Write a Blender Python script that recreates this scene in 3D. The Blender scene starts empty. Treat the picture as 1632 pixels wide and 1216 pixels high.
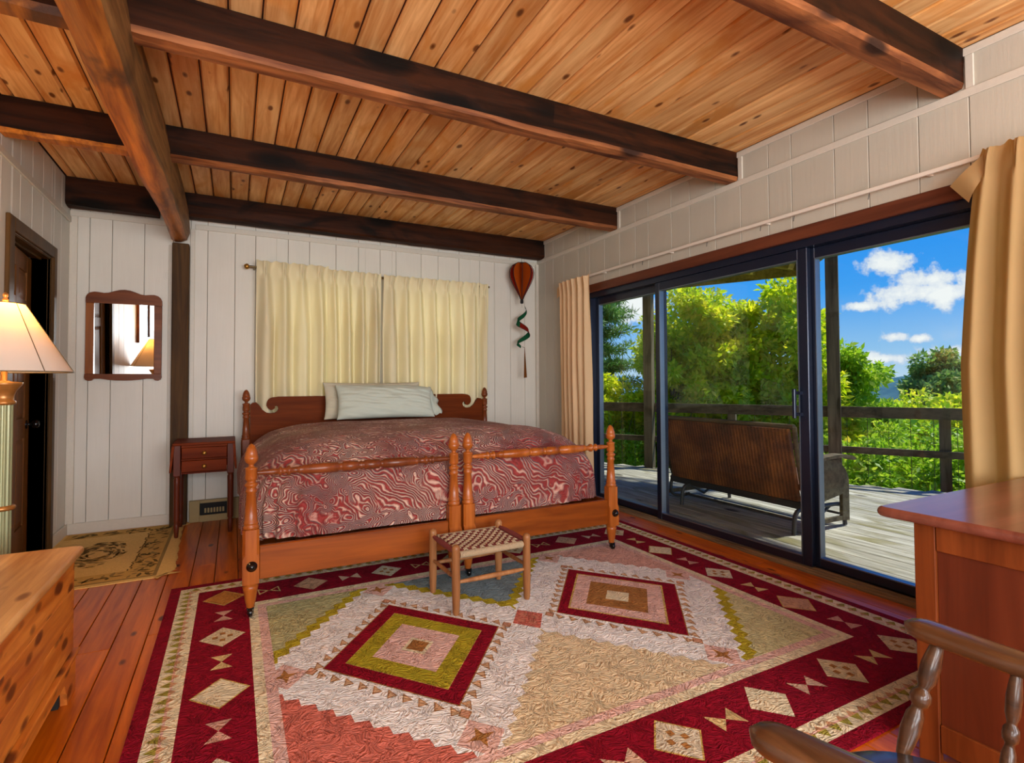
import bpy, bmesh, math, random
import numpy as np
from mathutils import Vector, Matrix, noise as mnoise
PI = math.pi
random.seed(7); RNG = np.random.default_rng(7)
scene = bpy.context.scene
COL = scene.collection

# ------------------------------------------------------------------ camera
F_, YAW, PITCH, ROLL = 849.48, .48071, .02584, -.005
cd = bpy.data.cameras.new('camera'); cam = bpy.data.objects.new('camera', cd); COL.objects.link(cam)
cd.sensor_width = 36; cd.lens = F_ / 1632 * 36; cd.shift_y = -(608 - 587.09) / 1632
cd.clip_start = .02; cd.clip_end = 8000
_c, _s = math.cos(YAW), math.sin(YAW)
fwd = Vector((_s * math.cos(PITCH), _c * math.cos(PITCH), math.sin(PITCH)))
rt = Vector((_c, -_s, 0)); up = rt.cross(fwd)
r2 = rt * math.cos(ROLL) + up * math.sin(ROLL); u2 = -rt * math.sin(ROLL) + up * math.cos(ROLL)
m = Matrix((r2, u2, -fwd)).transposed().to_4x4(); m.translation = (0, 0, 1.15)
cam.matrix_world = m
scene.camera = cam

# ------------------------------------------------------------------ view / world / sun
vs = scene.view_settings
vs.view_transform = 'Standard'; vs.look = 'None'; vs.exposure = 0.0; vs.gamma = 1; vs.use_curve_mapping = False

def lin(c):
    return tuple(((x / 255) / 12.92 if x / 255 <= .04045 else ((x / 255 + .055) / 1.055) ** 2.4) for x in c)
def col(c): return (*lin(c), 1)

class NT:
    def __init__(s, tree): s.t = tree; s.n = tree.nodes; s.l = tree.links
    def __call__(s, typ, **kw):
        nd = s.n.new(typ)
        for k, v in kw.items():
            if k.startswith('i_'):
                key = k[2:]
                key = int(key) if key.isdigit() else key.replace('_', ' ')
                if isinstance(v, bpy.types.NodeSocket): s.l.new(v, nd.inputs[key])
                else: nd.inputs[key].default_value = v
            else: setattr(nd, k, v)
        return nd
    def math(s, op, a, b=None, c=None, clamp=False):
        nd = s.n.new('ShaderNodeMath'); nd.operation = op; nd.use_clamp = clamp
        for i, v in enumerate((a, b, c)):
            if v is None: continue
            if isinstance(v, bpy.types.NodeSocket): s.l.new(v, nd.inputs[i])
            else: nd.inputs[i].default_value = v
        return nd.outputs[0]
    def vmath(s, op, a, b=None):
        nd = s.n.new('ShaderNodeVectorMath'); nd.operation = op
        for i, v in enumerate((a, b)):
            if v is None: continue
            if isinstance(v, bpy.types.NodeSocket): s.l.new(v, nd.inputs[i])
            else: nd.inputs[i].default_value = v
        return nd
    def mix(s, f, a, b, mode='MIX'):
        nd = s.n.new('ShaderNodeMix'); nd.data_type = 'RGBA'; nd.blend_type = mode
        for i, v in ((0, f), (6, a), (7, b)):
            if isinstance(v, bpy.types.NodeSocket): s.l.new(v, nd.inputs[i])
            else: nd.inputs[i].default_value = v
        return nd.outputs[2]
    def ramp(s, f, stops, interp='LINEAR'):
        nd = s.n.new('ShaderNodeValToRGB'); nd.color_ramp.interpolation = interp
        e = nd.color_ramp.elements
        while len(e) < len(stops): e.new(.5)
        for k, (p, c) in enumerate(stops): e[k].position = p; e[k].color = c if len(c) == 4 else (*c, 1)
        s.l.new(f, nd.inputs[0]); return nd.outputs[0]

w = bpy.data.worlds.new('sky'); scene.world = w; w.use_nodes = True
N = NT(w.node_tree); w.node_tree.nodes.clear()
tc = N('ShaderNodeTexCoord'); D = tc.outputs['Generated']
sep = N('ShaderNodeSeparateXYZ'); N.l.new(D, sep.inputs[0])
zc = N.math('MAXIMUM', sep.outputs[2], 0.0)
skyc = N.ramp(zc, [(0, col((196, 222, 244))), (.05, col((150, 200, 245))), (.14, col((70, 165, 250))), (.3, col((10, 140, 250))), (1, col((0, 95, 215)))])
nz = N('ShaderNodeTexNoise', i_Vector=D, i_Scale=9.0, i_Detail=8.0, i_Roughness=.62)
nz2 = N('ShaderNodeTexNoise', i_Vector=N.vmath('MULTIPLY', D, (1, 1, 2.2)).outputs[0], i_Scale=3.1, i_Detail=6.0, i_Roughness=.6)
def dirn(u, v):
    d = fwd + r2 * ((u - 816) / F_) + u2 * ((587.09 - v) / F_)
    return d.normalized()
# cumulus: soft centres scattered over the sky, broken up by noise
blobs = [(dirn(1452, 468), .075, .026), (dirn(1478, 445), .05, .02), (dirn(1420, 418), .04, .02), (dirn(1372, 488), .03, .009), (dirn(1425, 537), .026, .010),
         (dirn(1468, 539), .018, .008), (dirn(1400, 572), .07, .012), (dirn(1500, 470), .055, .022), (dirn(1530, 560), .06, .014), (dirn(1005, 480), .08, .05)]
rr = random.Random(3)
for i in range(9):
    a = rr.uniform(0, 2 * PI); e = rr.uniform(.1, .6)
    dv = Vector((math.cos(a) * math.cos(e), math.sin(a) * math.cos(e), math.sin(e)))
    if dv.dot(fwd) > .55: continue
    blobs.append((dv, rr.uniform(.08, .2), rr.uniform(.03, .07)))
acc = None
for dv, a, b in blobs:
    df = N.vmath('SUBTRACT', D, tuple(dv)).outputs[0]
    sp = N('ShaderNodeSeparateXYZ', i_0=df)
    hh = N.math('SQRT', N.math('ADD', N.math('MULTIPLY', sp.outputs[0], sp.outputs[0]), N.math('MULTIPLY', sp.outputs[1], sp.outputs[1])))
    q = N.math('ADD', N.math('POWER', N.math('DIVIDE', hh, a), 2.0), N.math('POWER', N.math('ABSOLUTE', N.math('DIVIDE', sp.outputs[2], b)), 2.0))
    g = N.math('SUBTRACT', 1.0, N.math('SQRT', q))
    acc = g if acc is None else N.math('MAXIMUM', acc, g)
nzf = N('ShaderNodeTexNoise', i_Vector=D, i_Scale=34.0, i_Detail=7.0, i_Roughness=.6)
cl = N.math('ADD', acc, N.math('MULTIPLY', N.math('SUBTRACT', nzf.outputs[0], .52), 2.6))
mask = N.math('MULTIPLY', N.math('SUBTRACT', cl, .02), 2.6, clamp=True)
shade = N.math('MULTIPLY', N.math('SUBTRACT', cl, .1), 1.4, clamp=True)
ccol = N.mix(shade, col((205, 218, 240)), col((252, 253, 255)))
skyc = N.mix(mask, skyc, ccol)
gnd = N.ramp(N.math('MULTIPLY', N.math('ADD', sep.outputs[2], .02), 60.0, clamp=True), [(0, col((95, 110, 60))), (1, (1, 1, 1))])
skyc = N.mix(1.0, skyc, gnd, 'MULTIPLY')
bg = N('ShaderNodeBackground', i_Color=skyc, i_Strength=1.0)
wo = N('ShaderNodeOutputWorld'); N.l.new(bg.outputs[0], wo.inputs[0])

sd = bpy.data.lights.new('sun', 'SUN'); sun = bpy.data.objects.new('sun', sd); COL.objects.link(sun)
sd.energy = 6.0; sd.angle = math.radians(3); sd.color = (1, .95, .84)
sun.rotation_euler = Vector((-.47, .12, -.87)).to_track_quat('-Z', 'Y').to_euler()

def area(name, loc, direction, sx, sy, power, color):
    ld = bpy.data.lights.new(name, 'AREA'); ld.shape = 'RECTANGLE'; ld.size = sx; ld.size_y = sy
    ld.energy = power; ld.color = color
    o = bpy.data.objects.new(name, ld); COL.objects.link(o); o.location = loc
    o.rotation_euler = Vector(direction).to_track_quat('-Z', 'Z').to_euler(); return o
# added lamps out of view that brighten the room like window daylight
area('window_daylight', (.9, -2.3, 1.45), (0, 1, .16), 3.2, 1.7, 250, (.95, .98, 1))
area('window_daylight', (-1.05, -1.1, 1.5), (1, .25, .1), 1.4, 1.2, 55, (.98, .98, .96))  # added side fill; the left wall has no window here

area('window_daylight', (1.27, 5.75, 1.6), (0, -1, 0), 2.3, 1.3, 19, (1, .98, .92))  # added lamp outside the back windows, boosts daylight through the curtains

# ------------------------------------------------------------------ helpers
def tag(o, label=None, cat=None, group=None, kind=None):
    if label: o['label'] = label
    if cat: o['category'] = cat
    if group: o['group'] = group
    if kind: o['kind'] = kind
    return o
def empty(name, loc=(0, 0, 0), label=None, cat=None, group=None, kind=None, rz=0):
    o = bpy.data.objects.new(name, None); COL.objects.link(o); o.location = loc; o.rotation_euler = (0, 0, rz)
    o.empty_display_size = .1
    return tag(o, label, cat, group, kind)
def link(name, me, parent=None, mats=(), smooth=False, world=True):
    o = bpy.data.objects.new(name, me); COL.objects.link(o)
    for mt in mats: me.materials.append(mt)
    if smooth: me.polygons.foreach_set('use_smooth', [True] * len(me.polygons))
    if parent:
        o.parent = parent
        if world: o.matrix_parent_inverse = pmat(parent).inverted()
    return o
def pmat(o):
    M_ = Matrix.LocRotScale(o.location, o.rotation_euler, o.scale)
    if o.parent: M_ = pmat(o.parent) @ o.matrix_parent_inverse @ M_
    return M_

class MB:
    def __init__(s): s.v = []; s.f = []; s.mi = []; s.sm = []
    def add(s, vs_, fs, mi=0, smooth=False):
        b = len(s.v); s.v += [tuple(v) for v in vs_]
        for f in fs: s.f.append(tuple(i + b for i in f)); s.mi.append(mi); s.sm.append(smooth)
        return s
    def box(s, x0, y0, z0, x1, y1, z1, mi=0, ch=0):
        if x1 < x0: x0, x1 = x1, x0
        if y1 < y0: y0, y1 = y1, y0
        if z1 < z0: z0, z1 = z1, z0
        if ch <= 0:
            vs_ = [(x0, y0, z0), (x1, y0, z0), (x1, y1, z0), (x0, y1, z0), (x0, y0, z1), (x1, y0, z1), (x1, y1, z1), (x0, y1, z1)]
            return s.add(vs_, [(0, 3, 2, 1), (4, 5, 6, 7), (0, 1, 5, 4), (1, 2, 6, 5), (2, 3, 7, 6), (3, 0, 4, 7)], mi)
        c = min(ch, (x1 - x0) * .45, (y1 - y0) * .45, (z1 - z0) * .45)
        bm = bmesh.new(); bmesh.ops.create_cube(bm, size=1)
        for v in bm.verts:
            v.co = Vector(((x0 + x1) / 2 + v.co.x * (x1 - x0), (y0 + y1) / 2 + v.co.y * (y1 - y0), (z0 + z1) / 2 + v.co.z * (z1 - z0)))
        bmesh.ops.bevel(bm, geom=bm.edges[:], offset=c, segments=1, affect='EDGES')
        bm.verts.index_update()
        s.add([v.co for v in bm.verts], [[v.index for v in f.verts] for f in bm.faces], mi); bm.free(); return s
    def lathe(s, cx, cy, prof, n=20, mi=0, axis='z', smooth=True, cz=0, cap=True):
        """prof: (r, t) along axis"""
        b = []; 
        for r, t in prof:
            for k in range(n):
                a = 2 * PI * k / n; ca, sa = r * math.cos(a), r * math.sin(a)
                if axis == 'z': b.append((cx + ca, cy + sa, t))
                elif axis == 'x': b.append((t, cx + ca, cy + sa))
                else: b.append((cx + sa, t, cy + ca))
        fs = []
        for i in range(len(prof) - 1):
            for k in range(n):
                k2 = (k + 1) % n
                fs.append((i * n + k, i * n + k2, (i + 1) * n + k2, (i + 1) * n + k))
        s.add(b, fs, mi, smooth)
        if cap:
            s.add(b[:n], [tuple(range(n))[::-1]], mi); s.add(b[-n:], [tuple(range(n))], mi)
        return s
    def tube(s, pts, r, n=8, mi=0, cap=True, smooth=True):
        pts = [Vector(p) for p in pts]; rs = r if isinstance(r, (list, tuple)) else [r] * len(pts)
        b = []; pn = None
        for i, p in enumerate(pts):
            t = (pts[min(i + 1, len(pts) - 1)] - pts[max(i - 1, 0)]).normalized()
            if pn is None: pn = t.orthogonal().normalized()
            pn = (pn - t * pn.dot(t)).normalized(); bn = t.cross(pn)
            for k in range(n):
                a = 2 * PI * k / n
                b.append(p + (pn * math.cos(a) + bn * math.sin(a)) * rs[i])
        fs = [(i * n + k, i * n + (k + 1) % n, (i + 1) * n + (k + 1) % n, (i + 1) * n + k) for i in range(len(pts) - 1) for k in range(n)]
        s.add(b, fs, mi, smooth)
        if cap: s.add(b[:n], [tuple(range(n))[::-1]], mi); s.add(b[-n:], [tuple(range(n))], mi)
        return s
    def sweep(s, pts, sec, mi=0, upv=(0, 0, 1), smooth=False):
        """sweep closed 2-d section (a: sideways, b: up) along pts"""
        pts = [Vector(p) for p in pts]; n = len(sec); b = []
        for i, p in enumerate(pts):
            t = (pts[min(i + 1, len(pts) - 1)] - pts[max(i - 1, 0)]).normalized()
            sd_ = t.cross(Vector(upv)).normalized(); uu = sd_.cross(t)
            for a, c in sec: b.append(p + sd_ * a + uu * c)
        fs = [(i * n + k, i * n + (k + 1) % n, (i + 1) * n + (k + 1) % n, (i + 1) * n + k) for i in range(len(pts) - 1) for k in range(n)]
        s.add(b, fs, mi, smooth); s.add(b[:n], [tuple(range(n))[::-1]], mi); s.add(b[-n:], [tuple(range(n))], mi); return s
    def prism(s, poly, d0, d1, plane='xz', mi=0):
        """poly of 2-d points extruded between d0 and d1 along the third axis"""
        n = len(poly)
        P3 = {'xz': lambda a, b, d: (a, d, b), 'yz': lambda a, b, d: (d, a, b), 'xy': lambda a, b, d: (a, b, d)}[plane]
        vs_ = [P3(a, b, d0) for a, b in poly] + [P3(a, b, d1) for a, b in poly]
        s.add(vs_, [tuple(range(n)), tuple(range(n, 2 * n))[::-1]] + [(k, k + n, (k + 1) % n + n, (k + 1) % n) for k in range(n)], mi); return s
    def mesh(s, name):
        me = bpy.data.meshes.new(name); me.from_pydata(s.v, [], s.f)
        me.polygons.foreach_set('material_index', s.mi); me.polygons.foreach_set('use_smooth', s.sm)
        bm = bmesh.new(); bm.from_mesh(me); bmesh.ops.recalc_face_normals(bm, faces=bm.faces); bm.to_mesh(me); bm.free()
        me.update(); return me
    def build(s, name, mats, parent=None, xf=None):
        if not isinstance(mats, (list, tuple)): mats = [mats]
        if xf is not None: s.v = [tuple(xf @ Vector(v)) for v in s.v]
        return link(name, s.mesh(name), parent, mats)

# ------------------------------------------------------------------ materials
def newmat(name):
    m_ = bpy.data.materials.new(name); m_.use_nodes = True; m_.node_tree.nodes.clear()
    n = NT(m_.node_tree); out = n('ShaderNodeOutputMaterial'); return m_, n, out
def bsdf(n, out, color, rough=.6, metal=0, coat=0, bump=None, bstr=.3, bdist=.01, spec=.5, sheen=0):
    b = n('ShaderNodeBsdfPrincipled')
    for k, v in (('Base Color', color), ('Roughness', rough), ('Metallic', metal), ('Coat Weight', coat), ('Specular IOR Level', spec), ('Sheen Weight', sheen)):
        if isinstance(v, bpy.types.NodeSocket): n.l.new(v, b.inputs[k])
        else: b.inputs[k].default_value = v
    b.inputs['Coat Roughness'].default_value = .15
    if bump is not None:
        bp = n('ShaderNodeBump', i_Strength=bstr, i_Distance=bdist); n.l.new(bump, bp.inputs['Height']); n.l.new(bp.outputs[0], b.inputs['Normal'])
    n.l.new(b.outputs[0], out.inputs[0]); return b
def pos(n, rand=True, amt=23.0):
    g = n('ShaderNodeNewGeometry'); p = g.outputs['Position']
    if rand:
        oi = n('ShaderNodeObjectInfo')
        c = n('ShaderNodeCombineXYZ', i_0=n.math('MULTIPLY', oi.outputs['Random'], amt), i_1=n.math('MULTIPLY', oi.outputs['Random'], amt * 1.7), i_2=n.math('MULTIPLY', oi.outputs['Random'], amt * .9))
        p = n.vmath('ADD', p, c.outputs[0]).outputs[0]
        return p, oi.outputs['Random']
    return p, None
def wood(name, dark, light, axis='y', scale=1.0, knots=0.0, knotcol=(50, 22, 8), rough=.5, coat=0.0, bump=.25, rand=True, var=.25, contrast=1.0, patch=None, spec=.28, ks_=6.0, kr=.26):
    m_, n, out = newmat(name)
    p, rnd = pos(n, rand)
    st = {'x': (.07, 1, 1), 'y': (1, .07, 1), 'z': (1, 1, .07)}[axis]
    ps = n.vmath('MULTIPLY', p, tuple(a * scale for a in st)).outputs[0]
    g1 = n('ShaderNodeTexNoise', i_Vector=ps, i_Scale=26.0, i_Detail=5.0, i_Roughness=.6, i_Distortion=.6)
    g2 = n('ShaderNodeTexNoise', i_Vector=ps, i_Scale=5.0, i_Detail=3.0, i_Distortion=1.5)
    f = n.math('ADD', n.math('MULTIPLY', g1.outputs[0], .55), n.math('MULTIPLY', g2.outputs[0], .45))
    c = n.ramp(f, [(.5 - .12 / contrast, col(dark)), (.5 + .12 / contrast, col(light))])
    if patch:
        pn_ = n('ShaderNodeTexNoise', i_Vector=n.vmath('MULTIPLY', p, {'x': (.35, 1, 1), 'y': (1, .35, 1), 'z': (1, 1, .35)}[axis]).outputs[0], i_Scale=4.0, i_Detail=4.0, i_Roughness=.55, i_Distortion=.8)
        pf = n.math('MULTIPLY', n.math('SUBTRACT', pn_.outputs[0], .53), 7.0, clamp=True)
        c = n.mix(pf, c, col(patch))
    if knots > 0:
        ks = n.vmath('MULTIPLY', p, {'x': (.45, 1, 1), 'y': (1, .45, 1), 'z': (1, 1, .45)}[axis]).outputs[0]
        wob = n.vmath('ADD', ks, n.vmath('MULTIPLY', g2.outputs['Color'], (.02, .02, .02)).outputs[0]).outputs[0]
        vo = n('ShaderNodeTexVoronoi', i_Vector=wob, i_Scale=ks_, i_Randomness=1.0)
        kf = n.math('SUBTRACT', 1.0, n.math('DIVIDE', vo.outputs['Distance'], kr), clamp=True)
        kf = n.math('MULTIPLY', kf, 2.2, clamp=True)
        sepc = n('ShaderNodeSeparateColor', i_0=vo.outputs['Color'])
        kf = n.math('MULTIPLY', kf, n.math('GREATER_THAN', sepc.outputs[0], 1 - knots))
        c = n.mix(n.math('MULTIPLY', n.math('POWER', kf, .7), .95), c, col(knotcol))
    if rand:
        hv = n('ShaderNodeHueSaturation', i_Color=c, i_Value=n.math('ADD', 1 - var / 2, n.math('MULTIPLY', rnd, var)))
        c = hv.outputs[0]
    bsdf(n, out, c, rough, coat=coat, bump=g1.outputs[0], bstr=bump, bdist=.004, spec=spec)
    return m_
def plain(name, c, rough=.5, metal=0, coat=0, bump=0, bscale=60, var=.06, spec=.5):
    m_, n, out = newmat(name)
    p, _ = pos(n, False)
    nz_ = n('ShaderNodeTexNoise', i_Vector=p, i_Scale=float(bscale), i_Detail=4.0)
    cc = n.mix(nz_.outputs[0], tuple(x * (1 - var) for x in lin(c)) + (1,), tuple(min(1, x * (1 + var)) for x in lin(c)) + (1,))
    bsdf(n, out, cc, rough, metal, coat, nz_.outputs[0] if bump else None, bump, .003, spec)
    return m_

M = {}
M['ceil'] = wood('pine_ceiling', (204, 136, 70), (246, 200, 136), 'y', knots=.25, knotcol=(110, 58, 20), rough=.5, coat=.05, var=.34, bump=.2, scale=1.2, ks_=15.0, kr=.24, patch=(216, 146, 70))
M['groove'] = plain('plank_groove', (60, 26, 8), .8)
M['beamx'] = wood('dark_beam', (22, 9, 3), (64, 30, 10), 'x', knots=.5, knotcol=(8, 4, 2), rough=.65, bump=.8, patch=(14, 6, 2), var=.2, scale=.7, ks_=5.0, kr=.4, spec=.15)
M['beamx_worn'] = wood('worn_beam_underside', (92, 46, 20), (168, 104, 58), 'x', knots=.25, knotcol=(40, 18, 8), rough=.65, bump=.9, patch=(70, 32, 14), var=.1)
M['girder'] = wood('hewn_girder', (120, 60, 12), (206, 126, 40), 'y', knots=.25, knotcol=(50, 22, 6), rough=.5, bump=1.0, patch=(84, 46, 16), var=.1)
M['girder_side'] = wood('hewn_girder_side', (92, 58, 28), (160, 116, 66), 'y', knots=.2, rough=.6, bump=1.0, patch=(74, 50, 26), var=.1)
M['post'] = wood('wall_post', (58, 36, 12), (92, 62, 24), 'z', rough=.7, bump=.5, knots=.2)
M['floor'] = wood('pine_floor', (156, 66, 2), (214, 112, 14), 'y', knots=.4, knotcol=(70, 24, 2), rough=.36, coat=.22, var=.24, bump=.12, ks_=11.0, kr=.20, spec=.16)
M['deck'] = wood('weathered_deck', (120, 116, 102), (186, 182, 168), 'y', knots=.1, knotcol=(60, 56, 44), rough=.7, var=.25, bump=.5, patch=(122, 116, 80))
M['rail'] = wood('weathered_rail', (62, 54, 38), (104, 94, 70), 'y', rough=.8, bump=.5, var=.1)
M['railz'] = wood('weathered_post', (70, 62, 46), (118, 106, 82), 'z', rough=.8, bump=.5, var=.1, patch=(60, 54, 34))
M['joist'] = wood('mossy_joist', (134, 124, 34), (186, 172, 66), 'x', rough=.8, var=.2, patch=(98, 88, 30))  # green-olive bounce light put into the timber colour
M['maple'] = wood('maple_bed', (104, 44, 4), (148, 74, 14), 'x', rough=.38, coat=.1, bump=.05, scale=.7, var=.04)
M['maplez'] = wood('maple_bed_turned', (134, 64, 16), (178, 98, 36), 'z', rough=.33, coat=.2, bump=.05, scale=.7, var=.04)
M['maple_dark'] = wood('dark_maple_headboard', (82, 30, 4), (116, 50, 10), 'x', rough=.55, bump=.05, scale=.6, var=.04, spec=.08)
M['mapledz'] = wood('dark_maple_turned', (88, 40, 16), (130, 64, 28), 'z', rough=.35, coat=.2, bump=.05, scale=.6, var=.04)
M['cherry'] = wood('cherry_nightstand', (84, 28, 6), (122, 50, 16), 'x', rough=.55, bump=.05, scale=.6, var=.05, spec=.08)
M['cherryz'] = wood('cherry_leg', (66, 24, 12), (98, 42, 22), 'z', rough=.42, coat=.05, bump=.05, scale=.6, var=.05, spec=.2)
M['desk'] = wood('mahogany_desk', (88, 38, 12), (128, 64, 26), 'z', rough=.45, coat=.04, bump=.05, scale=.6, var=.05, spec=.15)
M['desktop'] = wood('mahogany_top', (96, 48, 34), (138, 80, 64), 'x', rough=.3, coat=.5, bump=.08, scale=.5, var=.03)
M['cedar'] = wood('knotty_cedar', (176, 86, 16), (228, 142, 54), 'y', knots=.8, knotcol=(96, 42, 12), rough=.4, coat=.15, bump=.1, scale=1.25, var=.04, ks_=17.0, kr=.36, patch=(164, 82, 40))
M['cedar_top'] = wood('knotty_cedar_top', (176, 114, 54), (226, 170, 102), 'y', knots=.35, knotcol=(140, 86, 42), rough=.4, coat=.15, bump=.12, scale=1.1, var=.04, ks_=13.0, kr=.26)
M['stoolw'] = wood('stool_wood', (128, 80, 44), (172, 120, 74), 'z', rough=.45, coat=.1, bump=.1, scale=1, var=.06)
M['chairw'] = wood('windsor_dark', (48, 28, 16), (92, 58, 34), 'y', rough=.3, coat=.5, bump=.3, scale=1.2, var=.05)
M['doorw'] = wood('brown_door', (100, 60, 22), (130, 82, 36), 'z', rough=.5, coat=.03, bump=.1, scale=.6, var=.03, spec=.2)
M['doorcase'] = wood('brown_casing', (64, 42, 14), (92, 62, 24), 'z', rough=.5, bump=.15, scale=.8, var=.03, spec=.2)
M['headcase'] = wood('redbrown_casing', (74, 36, 24), (108, 58, 38), 'y', rough=.4, bump=.15, scale=.9, var=.03)
M['sill'] = wood('worn_sill', (96, 76, 56), (150, 124, 96), 'y', rough=.45, bump=.2, scale=1, var=.03)
M['mirrorw'] = wood('mirror_frame_wood', (84, 38, 10), (124, 62, 20), 'x', rough=.4, coat=.08, bump=.05, scale=.8, var=.03, spec=.2)
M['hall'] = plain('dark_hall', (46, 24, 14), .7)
# painted boards
def paint(name, c1, c2):
    m_, n, out = newmat(name)
    p, rnd = pos(n)
    ps = n.vmath('MULTIPLY', p, (1, 1, .06)).outputs[0]
    g1 = n('ShaderNodeTexNoise', i_Vector=ps, i_Scale=60.0, i_Detail=4.0, i_Roughness=.6)
    g2 = n('ShaderNodeTexNoise', i_Vector=p, i_Scale=2.5, i_Detail=5.0)
    vo = n('ShaderNodeTexVoronoi', i_Vector=n.vmath('MULTIPLY', p, (1, 1, .6)).outputs[0], i_Scale=2.2)
    kf = n.math('SUBTRACT', 1.0, n.math('DIVIDE', vo.outputs['Distance'], .07), clamp=True)
    kr = n.math('MULTIPLY', n.math('PINGPONG', n.math('MULTIPLY', kf, 3.0), .5), 1.0)
    c = n.mix(n.math('ADD', n.math('MULTIPLY', g2.outputs[0], .7), n.math('MULTIPLY', g1.outputs[0], .3)), col(c1), col(c2))
    c = n.mix(n.math('MULTIPLY', kf, .10), c, col((150, 130, 105)))
    h = n.math('ADD', g1.outputs[0], kr)
    bsdf(n, out, c, .5, bump=h, bstr=.35, bdist=.003)
    return m_
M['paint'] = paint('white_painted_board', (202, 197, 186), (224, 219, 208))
M['paint2'] = paint('cream_painted_board', (178, 171, 156), (196, 189, 174))  # right wall boards: its shade is put into a darker white
M['trim'] = plain('white_trim', (206, 198, 184), .45, bump=.1)
M['gap'] = plain('board_gap', (120, 108, 92), .9)
M['alu'] = plain('bronze_aluminium', (30, 38, 58), .3, .4, .2, spec=.5)
M['alu_light'] = plain('aluminium_edge', (120, 132, 148), .3, .7)
M['brass'] = plain('brass', (176, 130, 60), .3, .8)
M['black'] = plain('black_metal', (16, 14, 14), .25, .4, .3)
M['black_soft'] = plain('black_fabric', (20, 18, 16), .8)
M['rodwhite'] = plain('white_rod', (222, 212, 198), .35)
M['roddark'] = plain('antique_rod', (104, 84, 50), .35, .5)
M['iron'] = plain('grey_steel', (74, 74, 72), .5, .5)
M['wire'] = plain('fence_wire', (70, 72, 60), .5, .6)
M['cream_plastic'] = plain('cream_register', (150, 128, 78), .5)
M['pillow'] = plain('pale_green_cotton', (196, 202, 186), .85, bump=.2, bscale=300, var=.03)
M['pillow2'] = plain('cream_cotton', (196, 188, 164), .85, bump=.2, bscale=300, var=.03)
M['cord_cream'] = plain('cream_cord', (176, 156, 126), .9, bump=.5, bscale=250, var=.25)
M['cord_red'] = plain('red_cord', (122, 52, 48), .85, bump=.4, bscale=200, var=.2)
M['seatdark'] = plain('dark_seat_enamel', (58, 50, 48), .22, coat=.7)
M['bulb'] = newmat('bulb_glow')[0]
_n = NT(M['bulb'].node_tree); _e = _n('ShaderNodeEmission', i_Color=(1, .6, .22, 1), i_Strength=9.0); _n.l.new(_e.outputs[0], [x for x in _n.n if x.type == 'OUTPUT_MATERIAL'][0].inputs[0])

def glassmat(name, tint=(.96, .985, .975), refl=1.0):
    m_, n, out = newmat(name)
    tr = n('ShaderNodeBsdfTransparent', i_Color=(*tint, 1)); gl = n('ShaderNodeBsdfGlossy', i_Roughness=.0, i_Color=(1, 1, 1, 1))
    g = n('ShaderNodeNewGeometry'); cs = n.math('ABSOLUTE', n.vmath('DOT_PRODUCT', g.outputs['Normal'], g.outputs['Incoming']).outputs['Value'])
    fr = n.math('ADD', .035, n.math('MULTIPLY', .9, n.math('POWER', n.math('SUBTRACT', 1.0, cs, clamp=True), 5.0)))
    mx = n('ShaderNodeMixShader', i_0=n.math('MULTIPLY', fr, refl * .6)); n.l.new(tr.outputs[0], mx.inputs[1]); n.l.new(gl.outputs[0], mx.inputs[2])
    n.l.new(mx.outputs[0], out.inputs[0]); return m_
M['glass'] = glassmat('window_glass')
m_, n, out = newmat('mirror_glass'); g_ = n('ShaderNodeBsdfGlossy', i_Roughness=.0, i_Color=(.93, .94, .93, 1)); n.l.new(g_.outputs[0], out.inputs[0]); M['mirror'] = m_

def cloth(name, c, c2, trans=.45, tcol=None, bscale=240, rough=.9):
    m_, n, out = newmat(name)
    p, _ = pos(n, False)
    wv = n('ShaderNodeTexNoise', i_Vector=p, i_Scale=float(bscale), i_Detail=2.0)
    n2 = n('ShaderNodeTexNoise', i_Vector=p, i_Scale=3.0, i_Detail=3.0)
    cc = n.mix(n2.outputs[0], col(c), col(c2))
    bp = n('ShaderNodeBump', i_Strength=.15, i_Distance=.002); n.l.new(wv.outputs[0], bp.inputs['Height'])
    d = n('ShaderNodeBsdfDiffuse'); n.l.new(cc, d.inputs[0]); n.l.new(bp.outputs[0], d.inputs['Normal'])
    t = n('ShaderNodeBsdfTranslucent', i_Color=col(tcol or c))
    mx = n('ShaderNodeMixShader', i_0=trans); n.l.new(d.outputs[0], mx.inputs[1]); n.l.new(t.outputs[0], mx.inputs[2])
    n.l.new(mx.outputs[0], out.inputs[0]); return m_
M['curtain'] = cloth('cream_curtain', (240, 230, 196), (230, 216, 178), .17, (246, 222, 140))
M['curtain_l'] = cloth('peach_curtain', (244, 212, 170), (236, 200, 156), .3, (244, 180, 90))
M['curtain_r'] = cloth('tan_curtain', (190, 158, 112), (172, 142, 98), .3, (226, 164, 60))
M['shade'] = cloth('lamp_shade', (228, 222, 212), (222, 216, 206), .22, (255, 206, 130), 400)
M['wicker'] = None
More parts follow.
